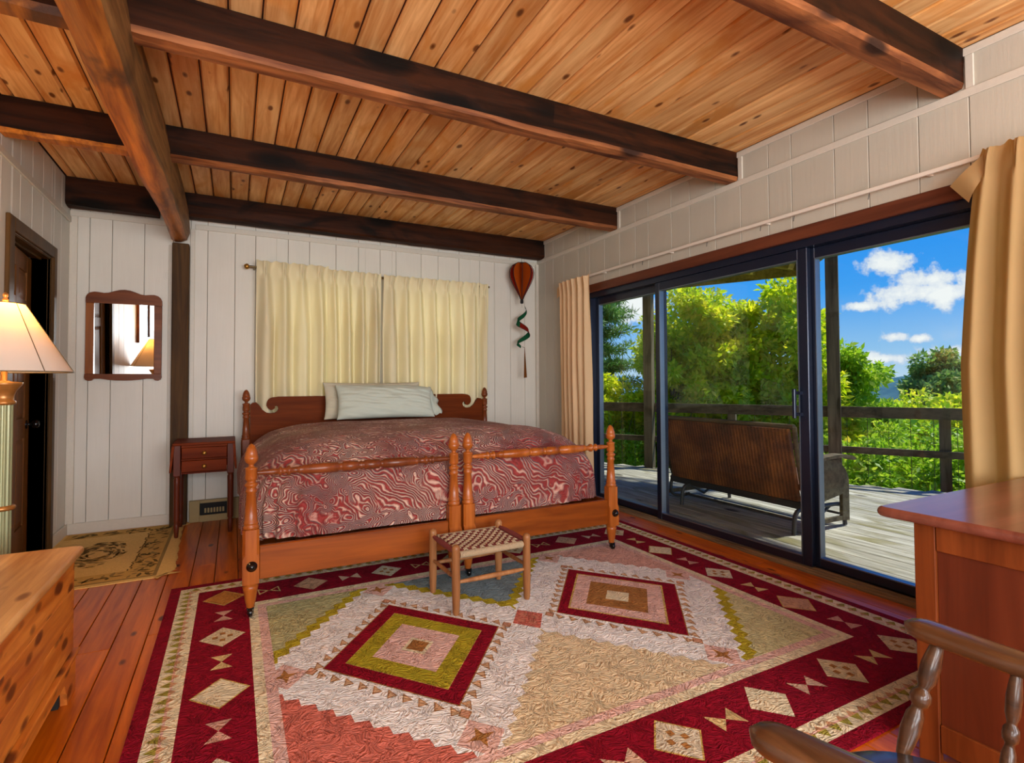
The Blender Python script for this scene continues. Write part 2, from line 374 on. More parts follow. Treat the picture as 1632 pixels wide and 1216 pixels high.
# quilt: swirling damask of faded red on cream
m_, n, out = newmat('damask_quilt')
p, _ = pos(n, False)
dn = n('ShaderNodeTexNoise', i_Vector=p, i_Scale=4.5, i_Detail=2.0)
pd = n.vmath('ADD', p, n.vmath('MULTIPLY', n.vmath('SUBTRACT', dn.outputs['Color'], (.5, .5, .5)).outputs[0], (.35, .35, .35)).outputs[0]).outputs[0]
vo = n('ShaderNodeTexVoronoi', i_Vector=pd, i_Scale=8.5); vo.feature = 'F1'
rings = n.math('SINE', n.math('MULTIPLY', vo.outputs['Distance'], 74.0))
wv = n('ShaderNodeTexWave', i_Vector=pd, i_Scale=15.0, i_Distortion=3.2, i_Detail=2.0, i_Detail_Scale=1.2); wv.bands_direction = 'DIAGONAL'
sel = n('ShaderNodeTexNoise', i_Vector=p, i_Scale=5.5, i_Detail=1.0)
selm = n.math('MULTIPLY', n.math('SUBTRACT', sel.outputs[0], .45), 9.0, clamp=True)
r01 = n.math('ADD', n.math('MULTIPLY', rings, .5), .5)
pat = n.mix(selm, r01, wv.outputs['Fac'])
fade = n('ShaderNodeTexNoise', i_Vector=p, i_Scale=2.2, i_Detail=4.0)
c1 = n.mix(fade.outputs[0], col((128, 30, 30)), col((150, 58, 52)))
c2 = n.mix(fade.outputs[0], col((200, 148, 132)), col((222, 196, 172)))
cc = n.mix(n.math('MULTIPLY', n.math('SUBTRACT', n.math('ADD', pat, n.math('MULTIPLY', n.math('SUBTRACT', fade.outputs[0], .5), 1.6)), .26), 1.15, clamp=True), c1, c2)
bb = bsdf(n, out, cc, .62, bump=pat, bstr=.9, bdist=.015, spec=.25, sheen=.15)
M['quilt'] = m_
# rug: colours stored on the woven areas
m_, n, out = newmat('woven_rug')
at = n('ShaderNodeVertexColor', layer_name='dye')
p, _ = pos(n, False)
n0 = n('ShaderNodeTexNoise', i_Vector=p, i_Scale=14.0, i_Detail=1.0)
pw = n.vmath('ADD', p, n.vmath('MULTIPLY', n.vmath('SUBTRACT', n0.outputs['Color'], (.5, .5, .5)).outputs[0], (.09, .09, 0)).outputs[0]).outputs[0]
n1 = n('ShaderNodeTexNoise', i_Vector=n.vmath('MULTIPLY', pw, (1, 2.6, 1)).outputs[0], i_Scale=58.0, i_Detail=2.0, i_Roughness=.5)
n3 = n('ShaderNodeTexNoise', i_Vector=n.vmath('MULTIPLY', pw, (2.6, 1, 1)).outputs[0], i_Scale=58.0, i_Detail=2.0, i_Roughness=.5)
sel = n('ShaderNodeTexNoise', i_Vector=p, i_Scale=9.0, i_Detail=1.0)
sf = n.math('MULTIPLY', n.math('SUBTRACT', sel.outputs[0], .44), 9.0, clamp=True)
hgt = n.math('ADD', n.math('MULTIPLY', n1.outputs[0], sf), n.math('MULTIPLY', n3.outputs[0], n.math('SUBTRACT', 1.0, sf)))
cr_ = n.math('MULTIPLY', n.math('SUBTRACT', hgt, .36), 5.5, clamp=True)  # relief shade put into the colour: pile hollows darker
n2 = n('ShaderNodeTexNoise', i_Vector=p, i_Scale=5.0, i_Detail=4.0)
hv = n('ShaderNodeHueSaturation', i_Color=at.outputs[0], i_Value=n.math('ADD', .62, n.math('ADD', n.math('MULTIPLY', cr_, .34), n.math('MULTIPLY', n2.outputs[0], .2))))
bsdf(n, out, hv.outputs[0], .95, bump=hgt, bstr=.9, bdist=.02, spec=.1)
M['rug'] = m_
# small rug
m_, n, out = newmat('small_rug')
at = n('ShaderNodeVertexColor', layer_name='dye')
p, _ = pos(n, False)
n1 = n('ShaderNodeTexNoise', i_Vector=p, i_Scale=90.0, i_Detail=3.0)
hv = n('ShaderNodeHueSaturation', i_Color=at.outputs[0], i_Value=n.math('ADD', .8, n.math('MULTIPLY', n1.outputs[0], .4)))
bsdf(n, out, hv.outputs[0], .95, bump=n1.outputs[0], bstr=.5, bdist=.006, spec=.1)
M['mat'] = m_
# wicker of the glider
m_, n, out = newmat('wicker')
p, _ = pos(n, False)
br = n('ShaderNodeTexWave', i_Vector=p, i_Scale=10.0, i_Distortion=.6, i_Detail=1.0); br.bands_direction = 'Y'
br2 = n('ShaderNodeTexWave', i_Vector=p, i_Scale=30.0, i_Distortion=1.0, i_Detail=1.0); br2.bands_direction = 'Z'
wv = n.math('MULTIPLY', br.outputs['Fac'], br2.outputs['Fac'])
n2 = n('ShaderNodeTexNoise', i_Vector=p, i_Scale=3.5, i_Detail=5.0, i_Roughness=.6)
sz = n('ShaderNodeSeparateXYZ', i_0=p)
low = n.math('SUBTRACT', .62, n.math('MULTIPLY', sz.outputs[2], 1.0), clamp=True)
c = n.ramp(n.math('ADD', n2.outputs[0], n.math('MULTIPLY', low, .12)), [(.32, col((78, 56, 38))), (.5, col((112, 68, 40))), (.68, col((160, 100, 50)))])
c = n.mix(n.math('ADD', n.math('MULTIPLY', wv, .45), n.math('MULTIPLY', br.outputs['Fac'], .25)), c, col((42, 28, 18)))
bsdf(n, out, c, .7, bump=wv, bstr=.6, bdist=.004)
M['wicker'] = m_

def leafmat(name, stops, trans=.4):
    m_, n, out = newmat(name)
    g = n('ShaderNodeNewGeometry')
    big = n('ShaderNodeTexNoise', i_Vector=g.outputs['Position'], i_Scale=.9, i_Detail=3.0)
    f = n.math('ADD', n.math('MULTIPLY', g.outputs['Random Per Island'], .5), n.math('MULTIPLY', n.math('SUBTRACT', big.outputs[0], .25), .9))
    c = n.ramp(f, stops)
    d = n('ShaderNodeBsdfPrincipled', i_Base_Color=c, i_Roughness=.5)
    t = n('ShaderNodeBsdfTranslucent'); n.l.new(c, t.inputs[0])
    mx = n('ShaderNodeMixShader', i_0=trans); n.l.new(d.outputs[0], mx.inputs[1]); n.l.new(t.outputs[0], mx.inputs[2])
    n.l.new(mx.outputs[0], out.inputs[0]); return m_
M['leaf_y'] = leafmat('yellow_green_leaf', [(.1, col((140, 184, 22))), (.4, col((200, 220, 30))), (.65, col((236, 232, 50))), (.95, col((252, 222, 84)))], .6)
M['leaf_g'] = leafmat('green_leaf', [(.1, col((104, 160, 24))), (.5, col((172, 208, 46))), (.9, col((222, 228, 84)))], .55)
M['leaf_d'] = leafmat('dark_green_leaf', [(.1, col((84, 124, 44))), (.5, col((136, 172, 78))), (.9, col((186, 200, 108)))], .5)
M['needle'] = leafmat('pine_needle', [(.1, col((50, 104, 40))), (.5, col((100, 156, 66))), (.9, col((156, 192, 104)))], .3)
M['bark'] = plain('bark', (92, 82, 62), .9, bump=.6, bscale=25, var=.3)
M['grass'] = plain('grass_slope', (84, 110, 40), .95, var=.3, bscale=3)
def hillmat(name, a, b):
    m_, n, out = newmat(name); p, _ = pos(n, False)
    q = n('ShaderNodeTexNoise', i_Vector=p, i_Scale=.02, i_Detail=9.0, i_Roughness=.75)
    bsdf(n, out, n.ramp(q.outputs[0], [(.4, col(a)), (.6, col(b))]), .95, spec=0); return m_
M['hill1'] = hillmat('wooded_hill', (58, 96, 112), (84, 120, 124))  # aerial haze put into the base colour of the woods
M['hill2'] = hillmat('far_blue_hill', (96, 142, 172), (112, 156, 182))  # stronger distance haze painted in as a paler blue

# ------------------------------------------------------------------ room dimensions
XL, XR, YB, ZC, YF = -1.134, 3.049, 5.21, 2.715, -2.4
W1 = [(.33, 1.12, 1.0, 2.08), (1.38, 2.22, 1.0, 2.08)]          # back windows (x0,x1,z0,z1)
DOOR = (.62, 4.27, .0, 2.02)                                      # sliding door opening (y0,y1,z0,z1)
DL = (3.985, 4.742, 0, 2.03)                                       # interior door opening on the left wall (y0,y1)

def rects_minus(a0, a1, b0, b1, holes):
    """rectangle minus rectangular holes -> list of rectangles"""
    out_ = [(a0, a1, b0, b1)]
    for h0, h1, k0, k1 in holes:
        nxt = []
        for (p0, p1, q0, q1) in out_:
            if h1 <= p0 or h0 >= p1 or k1 <= q0 or k0 >= q1: nxt.append((p0, p1, q0, q1)); continue
            if h0 > p0: nxt.append((p0, h0, q0, q1)); p0 = h0
            if h1 < p1: nxt.append((h1, p1, q0, q1)); p1 = h1
            if k0 > q0: nxt.append((p0, p1, q0, k0))
            if k1 < q1: nxt.append((p0, p1, k1, q1))
        out_ = nxt
    return out_

# floor: sub-floor and boards
fl = MB().box(XL - .15, YF - .1, -.25, XR + .17, YB + .12, -.022).build('floor', M['groove']); tag(fl, kind='structure')
SEAMS_F = [XL] + [round(-1.094 + .125 * k, 3) for k in range(34) if -1.094 + .125 * k < XR - .02] + [XR + .0]
cuts = random.Random(5)
for i in range(len(SEAMS_F) - 1):
    a, b = SEAMS_F[i] + .0018, SEAMS_F[i + 1] - .0018
    ys = [YF, cuts.uniform(-1, 1.6), cuts.uniform(2.4, 4.4), YB]
    if i % 3 == 0: ys = [YF, cuts.uniform(.2, 3), YB]
    for j in range(len(ys) - 1):
        MB().box(a, ys[j] + .001, -.022, b, ys[j + 1] - .001, 0, ch=.002).build('floorboard', M['floor'], fl)

# ceiling: slab above and boards
ce = MB().box(XL - .15, YF - .1, ZC + .02, XR + .12, YB + .12, ZC + .2).build('ceiling', M['groove']); tag(ce, kind='structure')
k0 = .097 - .1306 * 10
SEAMS_C = [XL] + [k0 + .1306 * k for k in range(33) if XL + .03 < k0 + .1306 * k < XR - .02] + [XR]
for i in range(len(SEAMS_C) - 1):
    a, b = SEAMS_C[i] + .0034, SEAMS_C[i + 1] - .0034
    c = .008; zz = ZC
    sec = [(a, zz + .02), (a, zz + .016), (a + c, zz), (b - c, zz), (b, zz + .016), (b, zz + .02)]
    MB().prism(sec, YF, YB, 'xz').build('ceiling_plank', M['ceil'], ce)

# board walls
def board_wall(parent, seams, axis, plane, depth, z0, z1, holes, mat, name='plank'):
    """vertical boards; axis 'x' for a wall at y=plane, 'y' for a wall at x=plane; depth signed towards the wall's back"""
    for i in range(len(seams) - 1):
        a, b = seams[i] + .0014, seams[i + 1] - .0014
        mb = MB()
        for (p0, p1, q0, q1) in rects_minus(a, b, z0, z1, holes):
            if p1 - p0 < .004 or q1 - q0 < .004: continue
            if axis == 'x': mb.box(p0, plane, q0, p1, plane + depth, q1, ch=.0025)
            else: mb.box(plane, p0, q0, plane + depth, p1, q1, ch=.0025)
        if mb.v: mb.build(name, mat, parent)
def backing(name, axis, plane, t, a0, a1, z0, z1, holes, mat):
    mb = MB()
    for (p0, p1, q0, q1) in rects_minus(a0, a1, z0, z1, holes):
        if axis == 'x': mb.box(p0, plane, q0, p1, plane + t, q1)
        else: mb.box(plane, p0, q0, plane + t, p1, q1)
    return tag(mb.build(name, mat), kind='structure')
wb = backing('wall_back', 'x', YB + .018, .13, XL - .15, XR + .15, -.02, ZC + .02, W1, M['gap'])
sb = [XL, -1.011, -.868, -.654, -.456, -.33, -.207, .001, .162, .428, .611, .846, 1.054, 1.264, 1.421, 1.68, 1.861, 2.094, 2.33, 2.507, 2.70, 2.88, XR]
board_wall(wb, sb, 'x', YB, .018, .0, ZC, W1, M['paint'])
wr = backing('wall_right', 'y', XR + .018, .12, YF, YB + .02, -.02, ZC + .02, [(DOOR[0], DOOR[1], -.05, DOOR[3])], M['gap'])
sr = [YF, -2.1, -1.85, -1.62, -1.35, -1.1, -.86, -.6, -.4, -.15, .1, .3, .56, .8, .99, 1.195, 1.405, 1.644, 1.83, 2.095, 2.255, 2.468, 2.684, 2.925, 3.114, 3.379, 3.54, 3.752, 3.971, 4.207, 4.393, 4.666, 4.87, 5.04, YB]
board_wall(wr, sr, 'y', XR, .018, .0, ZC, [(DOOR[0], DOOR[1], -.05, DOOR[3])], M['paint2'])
wl = backing('wall_left', 'y', XL - .018, -.1, YF, YB + .02, -.02, ZC + .02, [(DL[0], DL[1], -.05, DL[3])], M['gap'])
sl = [YF, -2.0, -1.7, -1.4, -1.15, -.9, -.62, -.4, -.1, .15, .42, .66, .9, 1.2, 1.45, 1.66, 1.9, 2.2, 2.42, 2.7, 2.95, 3.15, 3.4, 3.62, 3.83, 4.0, 4.13, 4.34, 4.55, 4.8, 4.98, YB]
board_wall(wl, sl, 'y', XL, -.018, .0, ZC, [(DL[0], DL[1], -.05, DL[3])], M['paint'])
WF = [(-.7, 2.5, .6, 2.3)]
wf = backing('wall_front', 'x', YF - .018, -.1, XL - .15, XR + .15, -.02, ZC + .02, WF, M['gap'])
sf = [XL + (XR - XL) * k / 18 for k in range(19)]
board_wall(wf, sf, 'x', YF, -.018, .0, ZC, WF, M['paint'])
# unseen block above the room, added to shade the deck
us = MB().box(XL - .4, YF - .1, ZC + .2, XR + .12, YB + .4, 5.9).build('wall_upper_storey', M['rail']); tag(us, kind='structure')

# trims
def trim(name, x0, y0, z0, x1, y1, z1, mat='trim', parent=None):
    return tag(MB().box(x0, y0, z0, x1, y1, z1, ch=.003).build(name, M[mat], parent), kind='structure')
trim('trim_1', -.30, YB - .012, 2.455, XR, YB, 2.50); trim('trim_2', XL, YB - .012, 2.455, -.46, YB, 2.50)
trim('trim_3', XR - .012, YF, 2.478, XR, YB - .012, 2.518); trim('trim_4', XR - .012, YF, 2.675, XR, YB, 2.713)
trim('trim_5', XL, YF, 2.40, XL + .012, YB - .012, 2.445)
trim('trim_6', -.335, YB - .014, 0, -.30, YB, 2.455); trim('trim_7', -.487, YB - .014, .08, -.457, YB, 2.30)
trim('trim_8', XL, YB - .02, .08, XL + .05, YB, 2.455); trim('trim_9', XR - .035, YB - .03, 0, XR, YB, 2.478)
for (a, b) in ((1.30, 1.33), (2.575, 2.60), (3.868, 3.895)):
    trim('trim_10', XR - .010, a - .13, 2.518, XR, a - .095, 2.675)
trim('baseboard_back', XL, YB - .016, 0, -.457, YB, .085); trim('baseboard_left', XL, 4.807, 0, XL + .016, YB - .016, .085)
trim('baseboard_left', XL, YF, 0, XL + .016, 3.90, .085)

# ------------------------------------------------------------------ beams
def beam(x0, x1, yf, yb, z0, z1, seed, top=None):
    """a slightly uneven sawn timber along x"""
    n = 46; sec0 = [(0, 1), (0, .5), (0, .12), (.12, 0), (.5, 0), (.9, 0), (1, .1), (1, 1)]
    vs_ = []; rn = random.Random(seed)
    for i in range(n + 1):
        x = x0 + (x1 - x0) * i / n
        for k, (a, b) in enumerate(sec0):
            q = mnoise.noise(Vector((x * 2.3, k * 1.7, seed * 5.1))) * .008 + mnoise.noise(Vector((x * 9, k * 2.7, seed * 3.1))) * .004
            if k in (0, 7): q = 0
            yy = yf + (yb - yf) * a; zz = z0 + (z1 - z0) * b
            if a in (0,): yy += q
            if k in (2, 3, 6): zz += q * 1.2 + .003
            if k in (3, 4, 5): zz += q * .5
            vs_.append((x, yy, zz))
    m = len(sec0); fs = []; mi = []
    mb = MB(); mb.v = vs_
    for i in range(n):
        for k in range(m - 1):
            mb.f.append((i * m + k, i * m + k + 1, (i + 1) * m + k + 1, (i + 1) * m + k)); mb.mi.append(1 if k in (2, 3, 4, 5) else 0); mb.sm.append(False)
        mb.f.append((i * m + m - 1, i * m, (i + 1) * m, (i + 1) * m + m - 1)); mb.mi.append(0); mb.sm.append(False)
    mb.f.append(tuple(range(m))); mb.mi.append(0); mb.sm.append(False)
    mb.f.append(tuple(n * m + k for k in range(m))[::-1]); mb.mi.append(0); mb.sm.append(False)
    return mb
lb = ['dark ceiling beam nearest the camera, its worn pale underside at the top right',
      'second dark ceiling beam, the long one above the foot of the bed',
      'third dark ceiling beam, meeting the right wall just beyond the left door curtain',
      'last dark ceiling beam, tight against the back wall above the window']
ll = ['short beam piece left of the hewn girder at the very top left corner', 'second short beam piece left of the hewn girder, nearest the camera one with orange planks behind',
      'short dark beam left of the hewn girder, above the mirror end of the left wall', 'short beam left of the hewn girder, against the back wall over the mirror']
BY = [(1.207, 1.309), (2.484, 2.587), (3.776, 3.875), (5.05, 5.165)]
for i, (a, b) in enumerate(BY):
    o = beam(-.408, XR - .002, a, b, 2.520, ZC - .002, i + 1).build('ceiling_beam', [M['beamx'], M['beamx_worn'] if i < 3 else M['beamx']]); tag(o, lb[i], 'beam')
    if i == 3: o['label'] = lb[3]
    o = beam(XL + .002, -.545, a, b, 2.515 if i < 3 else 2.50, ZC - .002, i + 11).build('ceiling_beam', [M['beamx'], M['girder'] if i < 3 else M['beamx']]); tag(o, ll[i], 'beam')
# girder: hand-hewn, running away from the camera
mb = MB(); n = 70; secg = [(0, 1), (0, .6), (0, .25), (.06, .04), (.3, 0), (.65, 0), (.93, .05), (1, .2), (1.0, .6), (.9, 1)]; ms = len(secg)
for i in range(n + 1):
    y = YF + (5.11 - YF) * i / n
    for k, (a, b) in enumerate(secg):
        q = mnoise.noise(Vector((y * 1.3, k * .9, 3.3))) * .022 + mnoise.noise(Vector((y * 5, k * 1.9, 8.3))) * .009
        wd = .112 + .028 * max(0, min(1, (4.4 - y) / 2.5))
        x0 = -.468 - .045 * max(0, min(1, (4.6 - y) / 2.2)) ; x = x0 + wd * a
        if k in (1, 2, 3): x += q * .7
        if k in (6, 7, 8): x += q * .9 + .012
        z = 2.315 + (ZC - .002 - 2.315) * b
        if k in (3, 4, 5, 6): z += q * .5
        mb.v.append((x, y, z))
for i in range(n):
    for k in range(ms):
        k2 = (k + 1) % ms
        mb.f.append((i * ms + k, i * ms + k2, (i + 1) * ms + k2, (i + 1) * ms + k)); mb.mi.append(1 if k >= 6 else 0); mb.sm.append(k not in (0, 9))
mb.f.append(tuple(range(ms))); mb.mi.append(0); mb.sm.append(False)
mb.f.append(tuple(n * ms + k for k in range(ms))[::-1]); mb.mi.append(0); mb.sm.append(False)
tag(mb.build('girder_beam', [M['girder'], M['girder_side']]), 'thick hand-hewn orange girder running down the left of the ceiling onto the post', 'beam')
tag(MB().box(-.455, 5.105, .001, -.336, YB - .001, 2.305, ch=.006).build('timber_post', M['post']), 'brown upright timber post on the back wall between mirror and nightstand', 'post')

# ------------------------------------------------------------------ sliding glass door (door_1)
dr = empty('door_1', (XR + .05, 2.4, 0), kind='structure')
XD0, XD1 = XR + .018, XR + .15
# wooden head casing and sill
MB().box(XR - .014, .56, 2.008, XR + .018, 4.30, 2.085, ch=.004).build('head_casing', M['headcase'], dr)
MB().box(XR - .010, .60, 2.016, XR + .10, 4.28, 2.03).build('head_lining', M['headcase'], dr)
mb = MB().box(XR + .002, .62, -.02, XR + .14, 4.27, .012, ch=.004); mb.box(XR + .016, .62, .012, XR + .035, 4.27, .024); mb.box(XR + .05, .62, .012, XR + .062, 4.27, .028)
mb.build('sill', M['sill'], dr)
DT = 2.012
mb = MB().box(XR + .02, .62, DT - .05, XR + .15, 4.27, DT + .004); mb.box(XR + .02, 4.225, .012, XR + .15, 4.27, DT - .05); mb.box(XR + .02, .62, .012, XR + .15, .665, DT - .05)
mb.box(XR + .115, .665, .012, XR + .15, 4.225, .04)
mb.build('frame', M['alu'], dr)
def sash(y0, y1, x, w0, w1, light=True, zb=.03):
    f = MB().box(x - .02, y0, zb, x + .02, y0 + w0, DT - .05, ch=.003); f.box(x - .02, y1 - w1, zb, x + .02, y1, DT - .05, ch=.003)
    f.box(x - .02, y0 + w0, zb, x + .02, y1 - w1, zb + .05, ch=.003); f.box(x - .02, y0 + w0, DT - .115, x + .02, y1 - w1, DT - .05, ch=.003)
    o = f.build('sash', M['alu'], dr)
    e = MB(); t = .006
    e.box(x - .023, y0 + w0, zb + .05, x + .023, y0 + w0 + t, DT - .115); e.box(x - .023, y1 - w1 - t, zb + .05, x + .023, y1 - w1, DT - .115)
    e.box(x - .023, y0 + w0 + t, zb + .05, x + .023, y1 - w1 - t, zb + .05 + t); e.box(x - .023, y0 + w0 + t, DT - .115 - t, x + .023, y1 - w1 - t, DT - .115)
    e.build('glazing_bead', M['alu_light'], o)
    MB().box(x - .003, y0 + w0 + t, zb + .05 + t, x + .003, y1 - w1 - t, DT - .115 - t).build('pane', M['glass'], o)
    return o
sash(3.30, 4.225, XR + .10, .05, .05)
s2 = sash(2.03, 3.35, XR + .055, .06, .05)
sash(.665, 2.06, XR + .10, .07, .05)
mb = MB().box(XR - .012, 2.092, .92, XR + .008, 2.112, 1.10, ch=.003); mb.box(XR + .006, 2.070, .935, XR + .036, 2.110, .955); mb.box(XR + .006, 2.070, 1.065, XR + .036, 2.110, 1.085)
mb.build('handle', M['alu'], s2)['label'] = 'dark vertical pull handle'

# ------------------------------------------------------------------ interior door (door_2) on the left wall, ajar
d2 = empty('door_2', (XL, 4.35, 0), kind='structure')
mb = MB().box(XL + .0, 3.905, 0, XL + .022, 3.985, 2.11, ch=.004); mb.box(XL, 4.742, 0, XL + .022, 4.805, 2.11, ch=.004); mb.box(XL, 3.985, 2.03, XL + .022, 4.742, 2.11, ch=.004)
mb.build('casing', M['doorcase'], d2)
mb = MB().box(XL - .11, 3.972, 0, XL, 3.985, 2.03); mb.box(XL - .11, 4.742, 0, XL, 4.757, 2.03); mb.box(XL - .11, 3.985, 2.018, XL, 4.742, 2.03)
mb.box(XL - .06, 3.985, 2.005, XL - .045, 4.72, 2.018)
mb.build('jamb', M['doorcase'], d2)
# leaf built in local frame: hinge at origin, leaf along +y, thickness towards -x
lf = empty('door_leaf', (0, 0, 0)); lf.parent = d2; lf.matrix_parent_inverse = pmat(d2).inverted()
lf.location = (XL - .034, 3.992, 0); lf.rotation_euler = (0, 0, math.radians(5))
mb = MB(); W_ = .738; ZT_ = 2.0
xs = [0, .105, .325, .395, .615, W_]; zs = [.012, .23, .80, .93, 1.62, 1.70, 1.89, ZT_]
for (a, b) in ((0, 1), (2, 3), (4, 5)): mb.box(-.036, xs[a], zs[0], 0, xs[b], ZT_, ch=.002)
for (a, b) in ((0, 1), (2, 3), (4, 5), (6, 7)):
    for (c, d) in ((1, 2), (3, 4)): mb.box(-.035, xs[c], zs[a], -.001, xs[d], zs[b])
def lk(mbx, name, mat, par):
    o = link(name, mbx.mesh(name), par, [mat], world=False); return o
# (panels are sub-parts, so the leaf itself is the mesh that carries them)
leaf = lk(mb, 'leaf', M['doorw'], d2); leaf.matrix_parent_inverse = pmat(d2).inverted(); leaf.location = lf.location; leaf.rotation_euler = lf.rotation_euler
bpy.data.objects.remove(lf)
for (za, zb) in ((.23, .80), (.93, 1.62), (1.70, 1.89)):
    for (ya, yb) in ((.105, .325), (.395, .615)):
        p_ = MB().box(-.026, ya, za, -.010, yb, zb)
        g_ = .035
        vs_ = [(-.010, ya + .006, za + .006), (-.010, yb - .006, za + .006), (-.010, yb - .006, zb - .006), (-.010, ya + .006, zb - .006), (-.001, ya + g_, za + g_), (-.001, yb - g_, za + g_), (-.001, yb - g_, zb - g_), (-.001, ya + g_, zb - g_)]
        p_.add(vs_, [(4, 5, 6, 7), (0, 1, 5, 4), (1, 2, 6, 5), (2, 3, 7, 6), (3, 0, 4, 7)])
        lk(p_, 'panel', M['doorw'], leaf)
kn = MB().lathe(.66, .885, [(.028, -.002), (.028, .004), (.011, .008), (.010, .026), (.022, .034), (.029, .046), (.028, .058), (.018, .068), (.0, .07)], 20, axis='x')
lk(kn, 'knob', M['black'], leaf)
# dark passage behind the door
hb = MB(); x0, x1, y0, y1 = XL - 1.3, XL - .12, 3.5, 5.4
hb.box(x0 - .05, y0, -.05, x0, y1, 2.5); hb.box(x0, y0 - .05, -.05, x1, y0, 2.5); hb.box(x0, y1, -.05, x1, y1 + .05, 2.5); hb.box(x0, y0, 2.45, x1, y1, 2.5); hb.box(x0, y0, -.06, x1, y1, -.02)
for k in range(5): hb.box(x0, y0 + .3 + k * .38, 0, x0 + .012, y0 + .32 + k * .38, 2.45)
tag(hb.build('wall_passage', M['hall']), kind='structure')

# ------------------------------------------------------------------ back windows, hidden behind their curtains
for i, (a, b, z0, z1) in enumerate(W1):
    wn = empty('window_%d' % (i + 1), ((a + b) / 2, YB, z0), kind='structure')
    f = MB(); t = .045
    f.box(a, YB + .02, z0, a + t, YB + .10, z1); f.box(b - t, YB + .02, z0, b, YB + .10, z1); f.box(a + t, YB + .02, z0, b - t, YB + .10, z0 + t); f.box(a + t, YB + .02, z1 - t, b - t, YB + .10, z1)
    f.box(a + t, YB + .04, 1.45, b - t, YB + .08, 1.50)
    f.build('window_frame', M['doorcase'], wn)
    c = MB().box(a - .07, YB - .016, z0 - .06, a, YB, z1 + .07); c.box(b, YB - .016, z0 - .06, b + .07, YB, z1 + .07); c.box(a, YB - .016, z1, b, YB, z1 + .07); c.box(a - .0, YB - .03, z0 - .06, b + .0, YB, z0)
    c.build('casing', M['doorcase'], wn)
    MB().box(a + t, YB + .055, z0 + t, b - t, YB + .06, z1 - t).build('pane', M['glass'], wn)
wn = empty('window_3', (.9, YF, .6), kind='structure')  # unseen window, added behind the camera to let in daylight
f = MB()
for x in (-.7, .33, 1.40, 2.45): f.box(x, YF - .10, .6, x + .05, YF - .02, 2.3)
f.box(-.65, YF - .10, .6, 2.45, YF - .02, .65); f.box(-.65, YF - .10, 2.25, 2.45, YF - .02, 2.3)
f.build('window_frame', M['doorcase'], wn)

# ------------------------------------------------------------------ curtains
def pleated(name, path, ztop, zbot, npl, depth, mat, seed, parent, head=.13, spread=None, tilt=None, rows=46, per=26, hem=0.0):
    """path(t, z) -> (x, y, nx, ny) for t in 0..1; folds displaced along the normal"""
    rn = random.Random(seed)
    ph = [rn.uniform(-.6, .6) for _ in range(npl + 2)]; am = [rn.uniform(.65, 1.35) for _ in range(npl + 2)]
    cols = npl * per
    vs_ = []
    for r in range(rows + 1):
        fz = (r / rows) ** 1.25; z = ztop + (zbot - ztop) * fz; dz = ztop - z
        for c in range(cols + 1):
            t = c / cols; u = t * npl; k = int(min(u, npl - 1e-6)); fr = u - k
            a_ = am[k] * (1 - fr) + am[k + 1] * fr
            # pinch pleat at integer positions near the heading
            if dz < head:
                e = dz / head
                pinch = math.exp(-((fr - .5) / (.10 + .10 * abs(e - .75) * 2.0)) ** 2)
                w_ = pinch * (1 - .35 * e) * .9 + .18 * math.sin(2 * PI * fr)
                three = .35 * math.cos(2 * PI * (fr - .5) * 7) * pinch * (.4 + .6 * e)
                d = depth * (.55 + .45 * (1 - e * .4)) * (w_ * 1.0 + three * .7)
            else:
                e = min(1, (dz - head) / .45)
                low = dz * .9
                sharp = abs(math.cos(PI * (fr - .5) + .25 * ph[k] * e)) ** (4.0 - 2.6 * e)
                d0 = depth * (.62 * sharp + .15 * math.sin(2 * PI * fr))
                d1 = depth * a_ * (1.25 * sharp - .35 + .16 * math.sin(2 * PI * (fr * 2 + ph[k])) * (.3 + .5 * math.sin(low * 2 + ph[k] * 4)))
                d = d0 * (1 - e) + d1 * e
            n_ = mnoise.noise(Vector((t * npl * .8, z * 1.3, seed))) * .35 * depth * min(1, dz / .5)
            x, y, nx, ny = path(t, z)
            sx = mnoise.noise(Vector((t * npl * .5, z * .9, seed + 9))) * .012
            zz = z
            if dz < 1e-6: zz += -.020 * math.exp(-((fr - .5) / .16) ** 2) + .008 * math.cos(4 * PI * fr)
            vs_.append((x + nx * (d + n_) - ny * sx, y + ny * (d + n_) + nx * sx, zz))
    W = cols + 1
    fs = [(r * W + c, r * W + c + 1, (r + 1) * W + c + 1, (r + 1) * W + c) for r in range(rows) for c in range(cols)]
    me = bpy.data.meshes.new(name); me.from_pydata(vs_, [], fs); me.update()
    o = link(name, me, parent, [mat], smooth=True)
    return o
YC = 5.105
def back_curtain(x0, x1, ztl, ztr, npl, seed, label):
    r_ = empty('window_curtain', ((x0 + x1) / 2, YC, 2.2), label, 'curtain', 'curtains on the back window')
    pleated('drape', lambda t, z: (x0 + (x1 - x0) * t, YC - .02, 0, -1), ztl, .66, npl, .085, M['curtain'], seed, r_)
    return r_
back_curtain(.165, .762, 2.215, 2.2, 4, 3, 'cream pleated curtain panel at the left end of the back window rod')
back_curtain(.755, 1.243, 2.19, 2.2, 4, 5, 'middle cream pleated curtain panel, directly left of the dark slit behind the pillow')
back_curtain(1.268, 2.262, 2.185, 2.2, 7, 8, 'widest cream pleated curtain panel, right of the dark slit behind the bed')
back_curtain(2.274, 2.375, 2.180, 2.2, 1, 9, 'narrow cream curtain return at the right end of the back window rod')
rod = empty('curtain_rod', (1.25, YC, 2.17), 'thin dark brass curtain rod above the back window', 'curtain rod')
MB().tube([(.11, YC + .03, 2.165), (2.41, YC + .03, 2.165)], .011, 10).build('rod', M['roddark'], rod)
